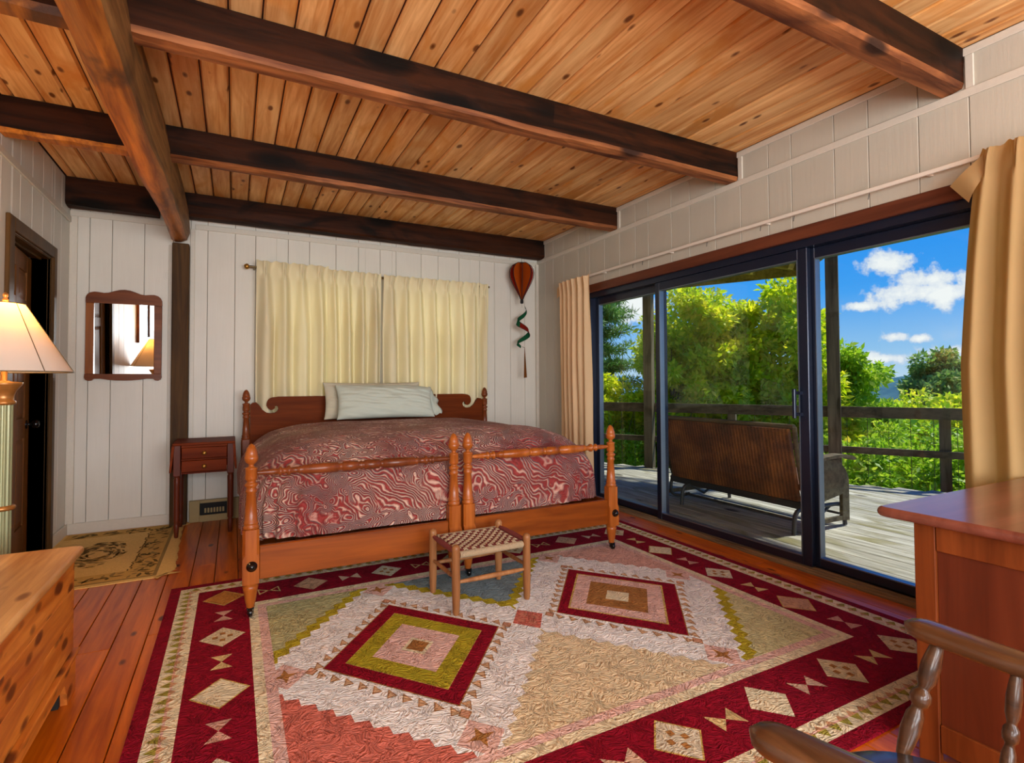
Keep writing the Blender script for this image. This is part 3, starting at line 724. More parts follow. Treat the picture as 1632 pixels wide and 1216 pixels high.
MB().lathe(YC + .03, 2.165, [(.008, .11), (.020, .105), (.026, .09), (.018, .075), (.011, .07)], 12, axis='x').build('finial', M['brass'], rod)
for x in (.15, 1.25, 2.39): MB().box(x - .008, YC + .03, 2.15, x + .008, YB - .001, 2.165).build('bracket', M['roddark'], rod)

rd = empty('traverse_rod', (XR - .05, 2.4, 2.16), 'long white traverse rod on the right wall above the sliding door', 'curtain rod')
MB().box(XR - .062, .35, 2.150, XR - .048, 4.62, 2.172, ch=.003).build('track', M['rodwhite'], rd)
for y in (.4, 1.35, 2.25, 3.1, 3.95, 4.58): MB().box(XR - .05, y - .006, 2.153, XR - .0005, y + .006, 2.169).build('bracket', M['rodwhite'], rd)
for y in (1.62, 2.05, 2.28, 2.72, 3.4, 3.52): MB().tube([(XR - .045, y, 2.148), (XR - .05, y, 2.13), (XR - .045, y + .006, 2.118)], .0022, 5).build('hook', M['iron'], rd)

c1 = empty('door_curtain', (XR - .1, 4.35, 2.1), 'narrow peach curtain gathered at the left end of the sliding door', 'curtain')
def pl(t, z):
    f = max(0, min(1, (2.17 - z) / 2.1))
    y0 = 4.60 - .02 * f; y1 = 4.10 - .03 * f
    bulge = .03 * math.sin(PI * t)
    return (XR - .085 - bulge, y0 + (y1 - y0) * t, -1, 0)
pleated('drape', pl, 2.165, .03, 6, .040, M['curtain_l'], 21, c1)
c2 = empty('door_curtain', (XR - .1, .9, 2.1), 'tan pleated curtain drawn back at the right end of the sliding door, behind the desk', 'curtain')
def pr(t, z):
    f = max(0, min(1, (2.17 - z) / 2.1)); e = f ** .8
    y0 = 1.115 + .11 * min(1, f * 2.2) ** .6; y1 = .72
    if z > 2.05: y0 += .0
    return (XR - .09 - .02 * math.sin(PI * t), y0 + (y1 - y0) * t, -1, 0)
pleated('drape', pr, 2.175, .03, 4, .050, M['curtain_r'], 33, c2)
# flopped corner of the heading
gm = MB(); G = 10
gv = []
for i in range(G + 1):
    for j in range(G + 1):
        a, b = i / G, j / G
        y = 1.10 + (.135 * a) * (1 - b * .55); z = 2.165 - .115 * a ** .8 - .10 * b; x = XR - .10 - .02 * math.sin(a * 3) - .01 * b
        gv.append((x, y, z))
gm.add(gv, [(i * (G + 1) + j, i * (G + 1) + j + 1, (i + 1) * (G + 1) + j + 1, (i + 1) * (G + 1) + j) for i in range(G) for j in range(G)], 0, True)
gm.build('heading_flap', M['curtain_r'], c2)
gm = MB(); gv = []
for i in range(G + 1):
    for j in range(G + 1):
        a, b = i / G, j / G
        gv.append((XR - .07 - .015 * math.sin(a * 3), 4.585 + .10 * a, 2.16 - .05 * a - .12 * b * (1 - .2 * a)))
gm.add(gv, [(i * (G + 1) + j, i * (G + 1) + j + 1, (i + 1) * (G + 1) + j + 1, (i + 1) * (G + 1) + j) for i in range(G) for j in range(G)], 0, True)
gm.build('heading_flap', M['curtain_l'], c1)

# ------------------------------------------------------------------ bed
bed = empty('bed', (1.19, 3.95, 0), 'wide maple bed with turned acorn posts, two-section footboard and scrolled headboard', 'bed')
FR = .013    # top of the rug
def post_profile(zs, fr=1.0):
    # heights of the foot post; zs shifts the upper part for the taller head posts
    P = [(.0, .056), (.018, .056), (.020, .060), (.019, .068), (.024, .085), (.033, .145), (.036, .158), (.031, .163), (.037, .170), (.037, .178)]
    U = [(.033, .437), (.036, .443), (.036, .452), (.030, .457), (.034, .463), (.034, .470), (.030, .476), (.022, .612), (.026, .616), (.027, .626), (.023, .633), (.022, .640), (.030, .648), (.031, .657), (.021, .663), (.020, .672),
         (.027, .678), (.028, .684), (.027, .727), (.030, .731), (.027, .736), (.013, .741), (.012, .752), (.026, .762), (.032, .776), (.032, .790), (.0285, .794), (.0285, .806), (.022, .829), (.012, .847), (.0, .854)]
    return P, [(r, z + zs) for r, z in U]
def bed_post(x, y, zs, mats, rug=True):
    P, U = post_profile(zs)
    zb = FR if rug else 0.001
    mb = MB(); mb.lathe(x, y, P, 20); mb.lathe(x, y, U, 24)
    h = .037; c = .012; z0, z1 = .176, .437 + zs
    # square block with stopped chamfers
    def octo(z, cc): return [(x - h, y - h + cc, z), (x - h + cc, y - h, z), (x + h - cc, y - h, z), (x + h, y - h + cc, z), (x + h, y + h - cc, z), (x + h - cc, y + h, z), (x - h + cc, y + h, z), (x - h, y + h - cc, z)]
    lv = [(z0, .0005), (z1 - .14, .0005), (z1 - .12, c), (z1, c)]
    b = []; [b.extend(octo(z, cc)) for z, cc in lv]
    mb.add(b, [(i * 8 + k, i * 8 + (k + 1) % 8, (i + 1) * 8 + (k + 1) % 8, (i + 1) * 8 + k) for i in range(3) for k in range(8)] + [tuple(range(8))[::-1], tuple(range(24, 32))], 0)
    o = mb.build('bed_post', mats, bed)
    k = MB().lathe(x, zb + .021, [(.0, y - .011), (.019, y - .010), (.021, y - .006), (.021, y + .006), (.019, y + .010), (.0, y + .011)], 16, axis='y')
    k = MB()
    k.lathe(0, 0, [(.0, -.010), (.018, -.009), (.020, -.005), (.020, .005), (.018, .009), (.0, .010)], 16, axis='x')
    k.v = [(x + a + .0, y - .012 + b_, zb + .0205 + c_) for a, b_, c_ in k.v]
    k.box(x - .016, y - .016, zb + .036, x + .016, y + .012, .058); k.box(x - .014, y - .02, zb + .014, x - .011, y + .004, zb + .038); k.box(x + .011, y - .02, zb + .014, x + .014, y + .004, zb + .038)
    k.build('caster', M['black'], o)
    return o
YFB = 2.935
foot_x = [.079, 1.143, 1.231, 2.288]
posts_ = [bed_post(x, YFB, 0, M['maplez']) for x in foot_x]
for i in (0, 3):
    k = MB().lathe(foot_x[i] + .004, .262, [(.0, YFB - .062), (.012, YFB - .060), (.016, YFB - .054), (.016, YFB - .048), (.024, YFB - .044), (.025, YFB - .0375)], 20, axis='y')
    k.build('bolt_cover', M['black'], posts_[i])['label'] = 'round black bolt cover'
for (a, b) in ((.116, 1.106), (1.268, 2.251)):
    MB().box(a, YFB - .014, .186, b, YFB + .014, .350, ch=.004).build('foot_plank', M['maple'], bed)
def turned_rail(a, b):
    L = (b - a); m_ = (a + b) / 2; R_ = .0265
    half = [(.0, R_ * .97), (.006, R_ * .78), (.016, R_ * .78), (.018, R_), (.096, R_ * 1.0), (.098, R_ * .72), (.118, R_ * .72), (.121, R_ * 1.02), (.20, R_ * 1.02), (.292, R_ * .9), (.300, R_ * .62), (.308, R_ * .9), (.314, R_ * .62),
            (.352, R_ * .6), (.356, R_ * 1.0), (.366, R_ * .98), (.372, R_ * .6), (.392, R_ * .6), (.396, R_ * .92), (.404, R_ * .92), (.41, R_ * .55), (.435, R_ * .62), (L / 2 - .002, R_ * .38)]
    pr_ = [(r, m_ - t) for t, r in half[::-1]] + [(r, m_ + t) for t, r in half[1:]]
    MB().lathe(YFB, .708, pr_, 20, axis='x').build('turned_rail', M['mapledz'] if a < 1 else M['maplez'], bed)
turned_rail(.104, 1.118); turned_rail(1.256, 2.262)
for x in (.092, 2.286): bed_post(x, 5.0, .245, M['mapledz'], rug=False)
hpts = [(.122, .970), (.138, .987), (.168, .991), (.192, .965), (.216, .926), (.248, .901), (.280, .895), (.310, .899), (.330, .912), (.339, .932), (.336, .948), (.327, .957), (.313, .955), (.312, .938), (.300, .926), (.284, .922), (.268, .928), (.256, .940), (.247, .958), (.247, .978), (.252, .998), (.260, 1.013), (.272, 1.022), (.288, 1.029), (.336, 1.036)]
poly = [(.122, .45)] + hpts + [(2.378 - a, b) for a, b in hpts[::-1]] + [(2.256, .45)]
hb_ = MB().prism(poly, 4.988, 5.010, 'xz').build('headboard', M['maple_dark'], bed)
for x in (.092, 2.286):
    MB().box(x - .014, YFB + .04, .19, x + .014, 4.96, .34, ch=.003).build('side_rail', M['maple'], bed)
mb = MB()
mb.box(.22, YFB + .16, .352, 2.16, 4.95, .68, ch=.08); mb.build('mattress', M['pillow2'], bed)

# quilt: rounded mound hanging inside the footboard and over the sides
def quilt():
    cx, cy = 1.178, 3.975; hx, hy = 1.145, 1.0
    K = 200; rows = []
    rho = [1.0] * 9 + [1 - .5 * (1 - math.cos(PI * i / 26)) * 1.0 for i in range(1, 26)] 
    vs_ = []; 
    prof = []
    for i in range(10): prof.append((1.0, .335 + .016 * i))            # hanging part
    for i in range(1, 30):
        a = i / 30; r = 1 - a ** 1.8 * .97
        prof.append((r, None))
    z0, h = .47, .375
    for j, (r, zz) in enumerate(prof):
        for k in range(K):
            t = 2 * PI * k / K
            ex = .26
            ct, st = math.cos(t), math.sin(t)
            px = math.copysign(abs(ct) ** ex, ct); py = math.copysign(abs(st) ** ex, st)
            x = cx + hx * px * r; y = cy + hy * py * r
            if zz is None:
                z = z0 + h * (1 - r ** 5.0) ** .52
            else: z = zz
            z += 0 if zz is None else 0
            # fade to centre line keeps the top level
            n1_ = mnoise.noise(Vector((x * 2.1, y * 2.1, 1.7))); n2_ = mnoise.noise(Vector((x * 6, y * 6, z * 5)))
            if zz is None:
                z += .016 * n1_ + .007 * n2_ + .012 * math.exp(-((y - 3.25) / .25) ** 2)
                o_ = .020 * mnoise.noise(Vector((k * .35, z * 3, 4.4))) * (r ** 8)
            else:
                o_ = .022 * mnoise.noise(Vector((k * .35, z * 3, 4.4)))
            hang = max(0, (.75 - z) / .4) if r > .9 else 0
            fold = hang * .016 * math.sin(k * 1.05 + 1.5 * mnoise.noise(Vector((k * .1, 0, 0))))
            nx, ny = px, py; L_ = math.hypot(nx, ny)
            x += (o_ + fold) * nx / L_; y += (o_ + fold) * ny / L_
            if y < YFB + .042: y = YFB + .042 + (y - YFB - .042) * .05
            if y > 4.982: y = 4.982
            if z < .45 and y < YFB + .12: z = max(z, .352)
            vs_.append((x, y, z))
    R = len(prof); fs = [(j * K + k, j * K + (k + 1) % K, (j + 1) * K + (k + 1) % K, (j + 1) * K + k) for j in range(R - 1) for k in range(K)]
    fs.append(tuple((R - 1) * K + k for k in range(K)))
    me = bpy.data.meshes.new('bedspread'); me.from_pydata(vs_, [], fs); me.update()
    o = link('bedspread', me, None, [M['quilt']], smooth=True)
    sm_ = o.modifiers.new('sub', 'SUBSURF'); sm_.levels = 1; sm_.render_levels = 1
    return o
tag(quilt(), 'faded red and cream damask quilt covering the bed', 'bedspread')

def pillow(name, cx, cy, cz, wx, wz, th, tilt, mat, seed, yaw=0, sag=0.0):
    n = 34; vs_ = []; fs = []
    for side in (1, -1):
        for i in range(n + 1):
            for j in range(n + 1):
                a, b = -1 + 2 * i / n, -1 + 2 * j / n
                e = (max(0, (1 - abs(a) ** 2.6)) ** .5) * (max(0, (1 - abs(b) ** 2.4)) ** .5)
                pin = 1 - .07 * (1 - abs(a) ** 2) * 1.0
                pinx = 1 - .045 * (1 - abs(b) ** 2)
                x = a * wx / 2 * pinx; z = b * wz / 2 * pin
                y = side * th / 2 * e
                wr = mnoise.noise(Vector((a * 3 + seed, b * 7 + a * 3, side * 2.0))) * .014 + mnoise.noise(Vector((a * 2.0 + seed, b * 15 + a * 5, side))) * .007
                y += wr * (.3 + e) * side * (1 if e > .02 else 0)
                z -= sag * max(0, a) ** 3 * (b > 0) * b * .12
                vs_.append((x, y, z))
    m_ = (n + 1) ** 2
    for s_ in (0, 1):
        for i in range(n):
            for j in range(n):
                q = (i * (n + 1) + j, i * (n + 1) + j + 1, (i + 1) * (n + 1) + j + 1, (i + 1) * (n + 1) + j)
                fs.append(tuple(v + s_ * m_ for v in (q if s_ else q[::-1])))
    Mx = Matrix.Translation((cx, cy, cz)) @ Matrix.Rotation(yaw, 4, 'Z') @ Matrix.Rotation(tilt, 4, 'X')
    me = bpy.data.meshes.new(name); me.from_pydata([tuple(Mx @ Vector(v)) for v in vs_], [], fs)
    bm = bmesh.new(); bm.from_mesh(me); bmesh.ops.remove_doubles(bm, verts=bm.verts, dist=1e-4); bmesh.ops.recalc_face_normals(bm, faces=bm.faces); bm.to_mesh(me); bm.free()
    o = link(name, me, None, [mat], smooth=True); s_ = o.modifiers.new('sub', 'SUBSURF'); s_.levels = 1; s_.render_levels = 1
    return o
p1 = pillow('pillow', 1.205, 4.74, .985, .88, .33, .17, math.radians(-24), M['pillow'], 2.0, math.radians(-2), sag=.3)
tag(p1, 'pale green pillow lying in front, leaning at the head of the bed', 'pillow')
mb = MB(); g = []
for i in range(13):
    for j in range(7):
        a, b = i / 12, j / 6
        g.append((1.62 + .10 * b + .012 * math.sin(a * 7), 4.735 + .10 * a - .0 + .01 * math.sin(b * 5 + a * 4) + .0, .855 + .26 * a * (1 - b * .55) + .012 * math.sin(b * 9)))
mb.add(g, [(i * 7 + j, i * 7 + j + 1, (i + 1) * 7 + j + 1, (i + 1) * 7 + j) for i in range(12) for j in range(6)], 0, True)
fl_ = mb.build('pillowcase_hem', M['pillow'], p1); fl_.modifiers.new('s', 'SOLIDIFY').thickness = .006
p2 = pillow('pillow', 1.13, 4.885, .995, .90, .34, .12, math.radians(-14), M['pillow2'], 7.0, math.radians(1))
tag(p2, 'cream pillow standing behind the pale green one, its left corner showing', 'pillow')

# ------------------------------------------------------------------ big rug
RUG_Z = .0085
def srgb(*c): return (*lin(c), 1)
CR = srgb(136, 14, 36); CM = srgb(228, 214, 178); WH = srgb(238, 236, 232); CO = srgb(204, 112, 96); OL = srgb(170, 156, 40); PK = srgb(224, 184, 172)
BL = srgb(128, 146, 150); TN = srgb(222, 202, 164); SG = srgb(206, 200, 150); BR = srgb(166, 114, 62); GO = srgb(206, 174, 96); LP = srgb(216, 168, 152); YG = srgb(180, 164, 44); DKO = srgb(182, 178, 130)
rv, rf, rc = [], [], []
def rp(poly, c, lev):
    b = len(rv); z = RUG_Z + lev * .0003
    for x, y in poly: rv.append((x, y, z))
    rf.append(tuple(range(b, b + len(poly)))); rc.append(c)
def rr_(x0, y0, x1, y1, c, lev): rp([(x0, y0), (x1, y0), (x1, y1), (x0, y1)], c, lev)
def clip(poly, x0, y0, x1, y1):
    def cut(P, ins, inter):
        out_ = []
        for i in range(len(P)):
            a, b = P[i - 1], P[i]
            if ins(b):
                if not ins(a): out_.append(inter(a, b))
                out_.append(b)
            elif ins(a): out_.append(inter(a, b))
        return out_
    def ix(v): return lambda a, b: (v, a[1] + (b[1] - a[1]) * (v - a[0]) / (b[0] - a[0]))
    def iy(v): return lambda a, b: (a[0] + (b[0] - a[0]) * (v - a[1]) / (b[1] - a[1]), v)
    for ins, it in ((lambda p: p[0] >= x0, ix(x0)), (lambda p: p[0] <= x1, ix(x1)), (lambda p: p[1] >= y0, iy(y0)), (lambda p: p[1] <= y1, iy(y1))):
        poly = cut(poly, ins, it)
        if len(poly) < 3: return []
    return poly
RX, RY = 1.265, 2.272
def band(hx, hy, c, lev): rr_(RX - hx, RY - hy, RX + hx, RY + hy, c, lev)
band(1.565, 1.262, CR, 0); band(1.515, 1.212, CM, 1); band(1.47, 1.167, PK, 2); band(1.462, 1.159, CM, 3); band(1.425, 1.122, CR, 4); band(1.190, .842, CM, 5); band(1.150, .795, PK, 6); band(1.118, .765, PK, 7)
HX, HY = 1.110, .757
x0, x1, y0, y1 = RX - HX, RX + HX, RY - HY, RY + HY
CA, CB = .712, 1.812
rr_(x0, RY, CA, y1, DKO, 8); rr_(x0, y0, CA, RY, CO, 8); rr_(CA, RY, CB, y1, BL, 8); rr_(CA, y0, CB, RY, TN, 8); rr_(CB, RY, x1, y1, LP, 8); rr_(CB, y0, x1, RY, SG, 8)
def zig(cx, cy, a, b, nt, amp):
    P = []
    q = [(cx + a, cy), (cx, cy + b), (cx - a, cy), (cx, cy - b)]
    for i in range(4):
        p, r = q[i], q[(i + 1) % 4]; L_ = math.hypot(r[0] - p[0], r[1] - p[1]); nx, ny = (r[1] - p[1]) / L_, -(r[0] - p[0]) / L_
        for k in range(nt):
            f = k / nt; P.append((p[0] + (r[0] - p[0]) * f, p[1] + (r[1] - p[1]) * f))
            f = (k + .5) / nt; P.append((p[0] + (r[0] - p[0]) * f + nx * amp, p[1] + (r[1] - p[1]) * f + ny * amp))
    return P
def zone(poly, c, lev, *rect):
    q = clip(poly, *rect)
    if q: rp(q, c, lev)
zz1 = zig(CA, RY, .71, .87, 14, .028); zz2 = zig(CB, RY, .71, .87, 14, .028)
zone(zz1, YG, 9, x0, RY, CA, y1); zone(zz1, YG, 9, CA, RY, RX, y1); zone(zz2, YG, 9, RX, RY, CB, y1); zone(zz2, YG, 9, CB, y0, x1, RY)
zone(zig(CA, RY, .645, .79, 13, .028), WH, 10, x0, y0, RX, y1); zone(zig(CB, RY, .645, .79, 13, .028), WH, 10, RX, y0, x1, y1)
def dia(cx, cy, a, b, c, lev): rp([(cx + a, cy), (cx, cy + b), (cx - a, cy), (cx, cy - b)], c, lev)
rnd_ = random.Random(11)
for cx, cy in ((CA, RY - .68), (CB, RY - .68), (CA, RY + .70), (CB, RY + .70), (x0 + .03, RY), (x1 - .05, RY + .09)):
    q = clip([(cx + .085, cy), (cx, cy + .10), (cx - .085, cy), (cx, cy - .10)], x0, y0, x1, y1)
    if q: rp(q, PK, 11)
    q = clip([(cx + .05, cy + .005), (cx + .012, cy + .012), (cx, cy + .055), (cx - .015, cy + .01), (cx - .05, cy), (cx - .01, cy - .012), (cx, cy - .055), (cx + .014, cy - .012)], x0, y0, x1, y1)
    if q: rp(q, BR, 12)
rp([(RX - .088, RY - .012), (RX + .0, RY - .118), (RX + .088, RY + .012), (RX, RY + .108)], CO, 13)
for dx, dy in ((-.036, 0), (.036, 0), (0, .042), (0, -.045)): dia(RX + dx, RY + dy, .024, .029, srgb(206, 128, 106), 14)
for (cx, inner) in ((CA, 'A'), (CB, 'B')):
    dia(cx, RY - .012, .392, .486, BR, 14); dia(cx, RY - .012, .386, .478, CR, 15)
    if inner == 'A':
        dia(cx, RY - .012, .303, .372, GO, 16); dia(cx, RY - .012, .300, .368, OL, 17); dia(cx, RY - .012, .194, .236, PK, 18); dia(cx, RY - .012, .073, .086, CM, 19); dia(cx, RY - .012, .053, .060, BR, 20)
    else:
        dia(cx, RY + .006, .312, .378, GO, 16); dia(cx, RY + .006, .300, .362, PK, 17); dia(cx, RY + .006, .202, .238, BR, 18); dia(cx, RY + .006, .078, .087, CM, 19)
    # ring of little triangles
    a, b = .432, .534; cyy = RY - .012
    q = [(cx + a, cyy), (cx, cyy + b), (cx - a, cyy), (cx, cyy - b)]
    for i in range(4):
        p, r = q[i], q[(i + 1) % 4]; up_ = 1 if i in (1, 2) else -1
        for k in range(10):
            f = (k + .5) / 10 * .96 + .02; ex, ey = p[0] + (r[0] - p[0]) * f, p[1] + (r[1] - p[1]) * f
            for (hw, hh, cc, lv) in ((.019, .027, BR, 14), (.0145, .021, srgb(206, 166, 128), 15)):
                o_ = -.003 * up_ if lv == 15 else 0
                rp([(ex - hw, ey - hh * up_ + o_), (ex + hw, ey - hh * up_ + o_), (ex, ey + hh * up_ + o_)], cc, lv)
        dia(p[0], p[1], .026, .032, BR, 14); dia(p[0], p[1], .021, .026, srgb(204, 150, 120), 15)
# borders: diamonds and bow ties
def bow(cx, cy, vert, c, c2=None):
    if vert: tris = [[(cx - .040, cy + .060), (cx + .040, cy + .055), (cx, cy)], [(cx - .040, cy - .055), (cx + .040, cy - .060), (cx, cy)]]
    else: tris = [[(cx - .058, cy + .045), (cx - .050, cy - .045), (cx, cy)], [(cx + .058, cy - .045), (cx + .050, cy + .045), (cx, cy)]]
    for t in tris:
        rp(t, c, 6)
        if c2:
            gx, gy = sum(p[0] for p in t) / 3, sum(p[1] for p in t) / 3
            rp([(gx + (px - gx) * .6, gy + (py - gy) * .6) for px, py in t], c2, 7)
def bdia(cx, cy, c, sp, edge=None):
    if edge: dia(cx, cy, .100, .110, edge, 5)
    dia(cx, cy, .092, .102, c, 6)
    if sp:
        for dx, dy in ((-.03, 0), (.03, 0), (0, .034), (0, -.034)): rr_(cx + dx - .011, cy + dy - .012, cx + dx + .011, cy + dy + .012, BR, 7)
cols_ = [CM, srgb(214, 196, 160), srgb(206, 160, 128), srgb(216, 204, 178)]
xc = [-.037 + .4333 * i for i in range(7)]; yc = [1.29 + .4905 * i for i in range(5)]
for i, x in enumerate(xc):
    for y, s_ in ((yc[0], 0), (yc[4], 1)):
        if i in (0, 6): continue
        bdia(x, y, cols_[(i + s_) % 4], (i + s_) % 2 == 1, GO if i % 3 == 0 else None)
for i, y in enumerate(yc):
    for x, s_ in ((xc[0], 2), (xc[6], 1)):
        bdia(x, y, cols_[(i + s_) % 4] if not (x < 0 and i == 4) else srgb(196, 128, 60), (i + s_) % 2 == 1, GO if (i + s_) % 2 == 0 else None)
for i in range(6):
    for y, s_ in ((yc[0], 0), (yc[4], 1)): bow((xc[i] + xc[i + 1]) / 2, y, False, srgb(214, 186, 130) if (i + s_) % 2 else srgb(214, 178, 152), CR if (s_ and i % 2 == 0) else None)
for i in range(4):
    for x, s_ in ((xc[0], 0), (xc[6], 1)): bow(x, (yc[i] + yc[i + 1]) / 2, True, srgb(208, 158, 138) if (i + s_) % 2 else srgb(214, 186, 130))
# small olive triangles in the cream outer band
def tri_row(p, r, nrm, n_):
    for k in range(n_):
        f0, f1 = (k + .12) / n_, (k + .88) / n_; m0 = (f0 + f1) / 2
        A_ = (p[0] + (r[0] - p[0]) * f0, p[1] + (r[1] - p[1]) * f0); B_ = (p[0] + (r[0] - p[0]) * f1, p[1] + (r[1] - p[1]) * f1)
        C_ = (p[0] + (r[0] - p[0]) * m0 + nrm[0], p[1] + (r[1] - p[1]) * m0 + nrm[1])
        rp([A_, B_, C_], srgb(158, 148, 62), 4)
        D_ = (p[0] + (r[0] - p[0]) * m0 - nrm[0] * .75, p[1] + (r[1] - p[1]) * m0 - nrm[1] * .75)
        rp([A_, B_, D_], srgb(200, 150, 112), 4)
e = 1.472; g = 1.169
tri_row((RX - e, RY - g), (RX - e, RY + g), (-.034, 0), 40); tri_row((RX + e, RY - g), (RX + e, RY + g), (.034, 0), 40)
tri_row((RX - e, RY + g), (RX + e, RY + g), (0, .034), 50); tri_row((RX - e, RY - g), (RX + e, RY - g), (0, -.034), 50)
# body of the rug
hx, hy = 1.565, 1.262
b = len(rv)
for z in (.0005, RUG_Z):
    for sx, sy in ((-1, -1), (1, -1), (1, 1), (-1, 1)): rv.append((RX + sx * (hx + .0), RY + sy * (hy + .0), z))
for k in range(4): rf.append((b + k, b + (k + 1) % 4, b + 4 + (k + 1) % 4, b + 4 + k)); rc.append(CR)
rf.append((b, b + 3, b + 2, b + 1)); rc.append(CR)
me = bpy.data.meshes.new('patterned_rug'); me.from_pydata(rv, [], rf); me.update()
ca = me.color_attributes.new('dye', 'FLOAT_COLOR', 'CORNER'); buf = []
for p_, c in zip(me.polygons, rc):
    for _ in range(p_.loop_total): buf += list(c)
ca.data.foreach_set('color', buf)
bm = bmesh.new(); bm.from_mesh(me)
for f in bm.faces:
    if abs(f.normal.z) > .5 and f.normal.z < 0 and f.calc_center_median().z > .002: f.normal_flip()
bm.to_mesh(me); bm.free()
tag(link('patterned_rug', me, None, [M['rug']]), 'large crimson-bordered rug with two nested diamonds in front of the bed', 'rug')

# ------------------------------------------------------------------ small rug by the mirror
mv, mf, mc = [], [], []
def mp(poly, c, lev):
    b_ = len(mv); z = .0045 + lev * .0003
    mv.extend((x, y, z) for x, y in poly); mf.append(tuple(range(b_, b_ + len(poly)))); mc.append(c)
T1 = srgb(202, 160, 88); T2 = srgb(222, 184, 114); DK = srgb(104, 84, 44); MD = srgb(150, 124, 74); rg = random.Random(2)
out = [(-1.118, 3.80), (-.40, 3.81), (-.345, 3.86)] + [(-.315 + .006 * math.sin(k * 1.9), 3.93 + k * .0605) for k in range(21)] + [(-.335, 5.17), (-1.118, 5.17)]
out = [(x if k in (0, 1, 2, 23, 24, 25) else x - .045 * (y - 3.9) / 1.25, y) for k, (x, y) in enumerate(out)]
mp(out, T2, 0)
for k in range(26):     # fringe of frayed threads on the right and near edges
    y = 3.9 + k * .048; x = -.318 - .045 * (y - 3.9) / 1.25; mp([(x - .004, y), (x + rg.uniform(.004, .018), y + .01), (x - .004, y + .02)], T2, 0)
mp([(-.40, 3.82), (-.27, 3.845), (-.345, 3.875)], T2, 0); mp([(-.42, 3.815), (-.39, 3.775), (-.37, 3.83)], T2, 0)
mp([(-1.10, 3.845), (-.405, 3.845), (-.405, 5.15), (-1.10, 5.15)], MD, 1)
mp([(-1.10, 3.865), (-.425, 3.865), (-.425, 5.14), (-1.10, 5.14)], T1, 2)
mp([(-1.10, 4.02), (-.565, 4.02), (-.565, 5.0), (-1.10, 5.0)], T2, 3)
def petal(cx, cy, l, w_, a, c, lev):
    ca_, sa_ = math.cos(a), math.sin(a)
    mp([(cx + ca_ * l * u - sa_ * w_ * v, cy + sa_ * l * u + ca_ * w_ * v) for u, v in ((-.5, 0), (-.15, .5), (.25, .4), (.5, 0), (.2, -.45), (-.2, -.4))], c, lev)
for k in range(150):
    if k % 2: cx, cy = rg.uniform(-1.09, -.44), rg.choice((rg.uniform(3.88, 3.99), rg.uniform(5.02, 5.12)))
    else: cx, cy = rg.uniform(-.55, -.44), rg.uniform(3.9, 5.1)
    petal(cx, cy, rg.uniform(.035, .085), rg.uniform(.012, .028), rg.uniform(0, PI), rg.choice((DK, MD, DK)), 4 + k % 3)
for k in range(160):
    a = rg.uniform(0, 2 * PI); r = rg.uniform(.15, 1) ** .7
    petal(-.80 + .15 * r * math.cos(a), 4.50 + .31 * r * math.sin(a), rg.uniform(.04, .09), rg.uniform(.012, .03), a + PI / 2 + rg.uniform(-.5, .5), rg.choice((DK, MD, DK, T1)), 4 + k % 4)
for k in range(30): petal(-.565 + rg.uniform(-.008, .008), 4.03 + k * .032, .034, .012, PI / 2 + rg.uniform(-.4, .4), DK, 8)
b_ = len(mv)
for x, y in out: mv.append((x, y, .0003))
for x, y in out: mv.append((x, y, .0045))
no = len(out)
for k in range(no): mf.append((b_ + k, b_ + (k + 1) % no, b_ + no + (k + 1) % no, b_ + no + k)); mc.append(T2)
me = bpy.data.meshes.new('small_rug'); me.from_pydata(mv, [], mf); me.update()
ca = me.color_attributes.new('dye', 'FLOAT_COLOR', 'CORNER'); buf = []
for p_, c in zip(me.polygons, mc):
    for _ in range(p_.loop_total): buf += list(c)
ca.data.foreach_set('color', buf)
bm = bmesh.new(); bm.from_mesh(me)
for f in bm.faces:
    if f.normal.z < -.5: f.normal_flip()
bm.to_mesh(me); bm.free()
tag(link('small_rug', me, None, [M['mat']]), 'small tan rug with a faded brown medallion, lying below the mirror', 'rug')

# ------------------------------------------------------------------ nightstand
ns = empty('nightstand', (-.195, 4.86, 0), 'small two-drawer drop-leaf nightstand with brass knobs left of the bed', 'nightstand')
MB().box(-.402, 4.655, .690, .012, 5.075, .708, ch=.004).build('top', M['cherry'], ns)
mb = MB().box(-.385, 4.70, .475, -.372, 5.05, .690); mb.box(-.018, 4.70, .475, -.005, 5.05, .690); mb.box(-.372, 5.04, .475, -.018, 5.05, .690)
mb.box(-.345, 4.675, .672, -.043, 4.69, .690); mb.box(-.345, 4.675, .575, -.043, 4.70, .585); mb.box(-.345, 4.675, .475, -.043, 4.70, .486)
mb.build('case', M['cherry'], ns)
for (a, b) in ((-.372, 4.692), (-.019, 4.692), (-.372, 5.035), (-.019, 5.035)):
    mb = MB().box(a - .023, b - .020, .462, a + .023, b + .020, .690, ch=.003)
    mb.lathe(a, b, [(.010, .0065), (.013, .012), (.017, .06), (.019, .10), (.014, .112), (.020, .125), (.020, .14), (.021, .40), (.022, .44), (.016, .448), (.021, .457), (.021, .464)], 14)
    mb.build('leg', M['cherryz'], ns)
for (z0, z1) in ((.588, .670), (.489, .572)):
    d = MB().box(-.343, 4.668, z0, -.045, 4.688, z1, ch=.003).build('drawer', M['cherry'], ns)
    MB().lathe(-.194, (z0 + z1) / 2, [(.008, 4.668), (.007, 4.655), (.013, 4.650), (.016, 4.643), (.013, 4.637), (.004, 4.635)], 16, axis='y').build('knob', M['brass'], d)
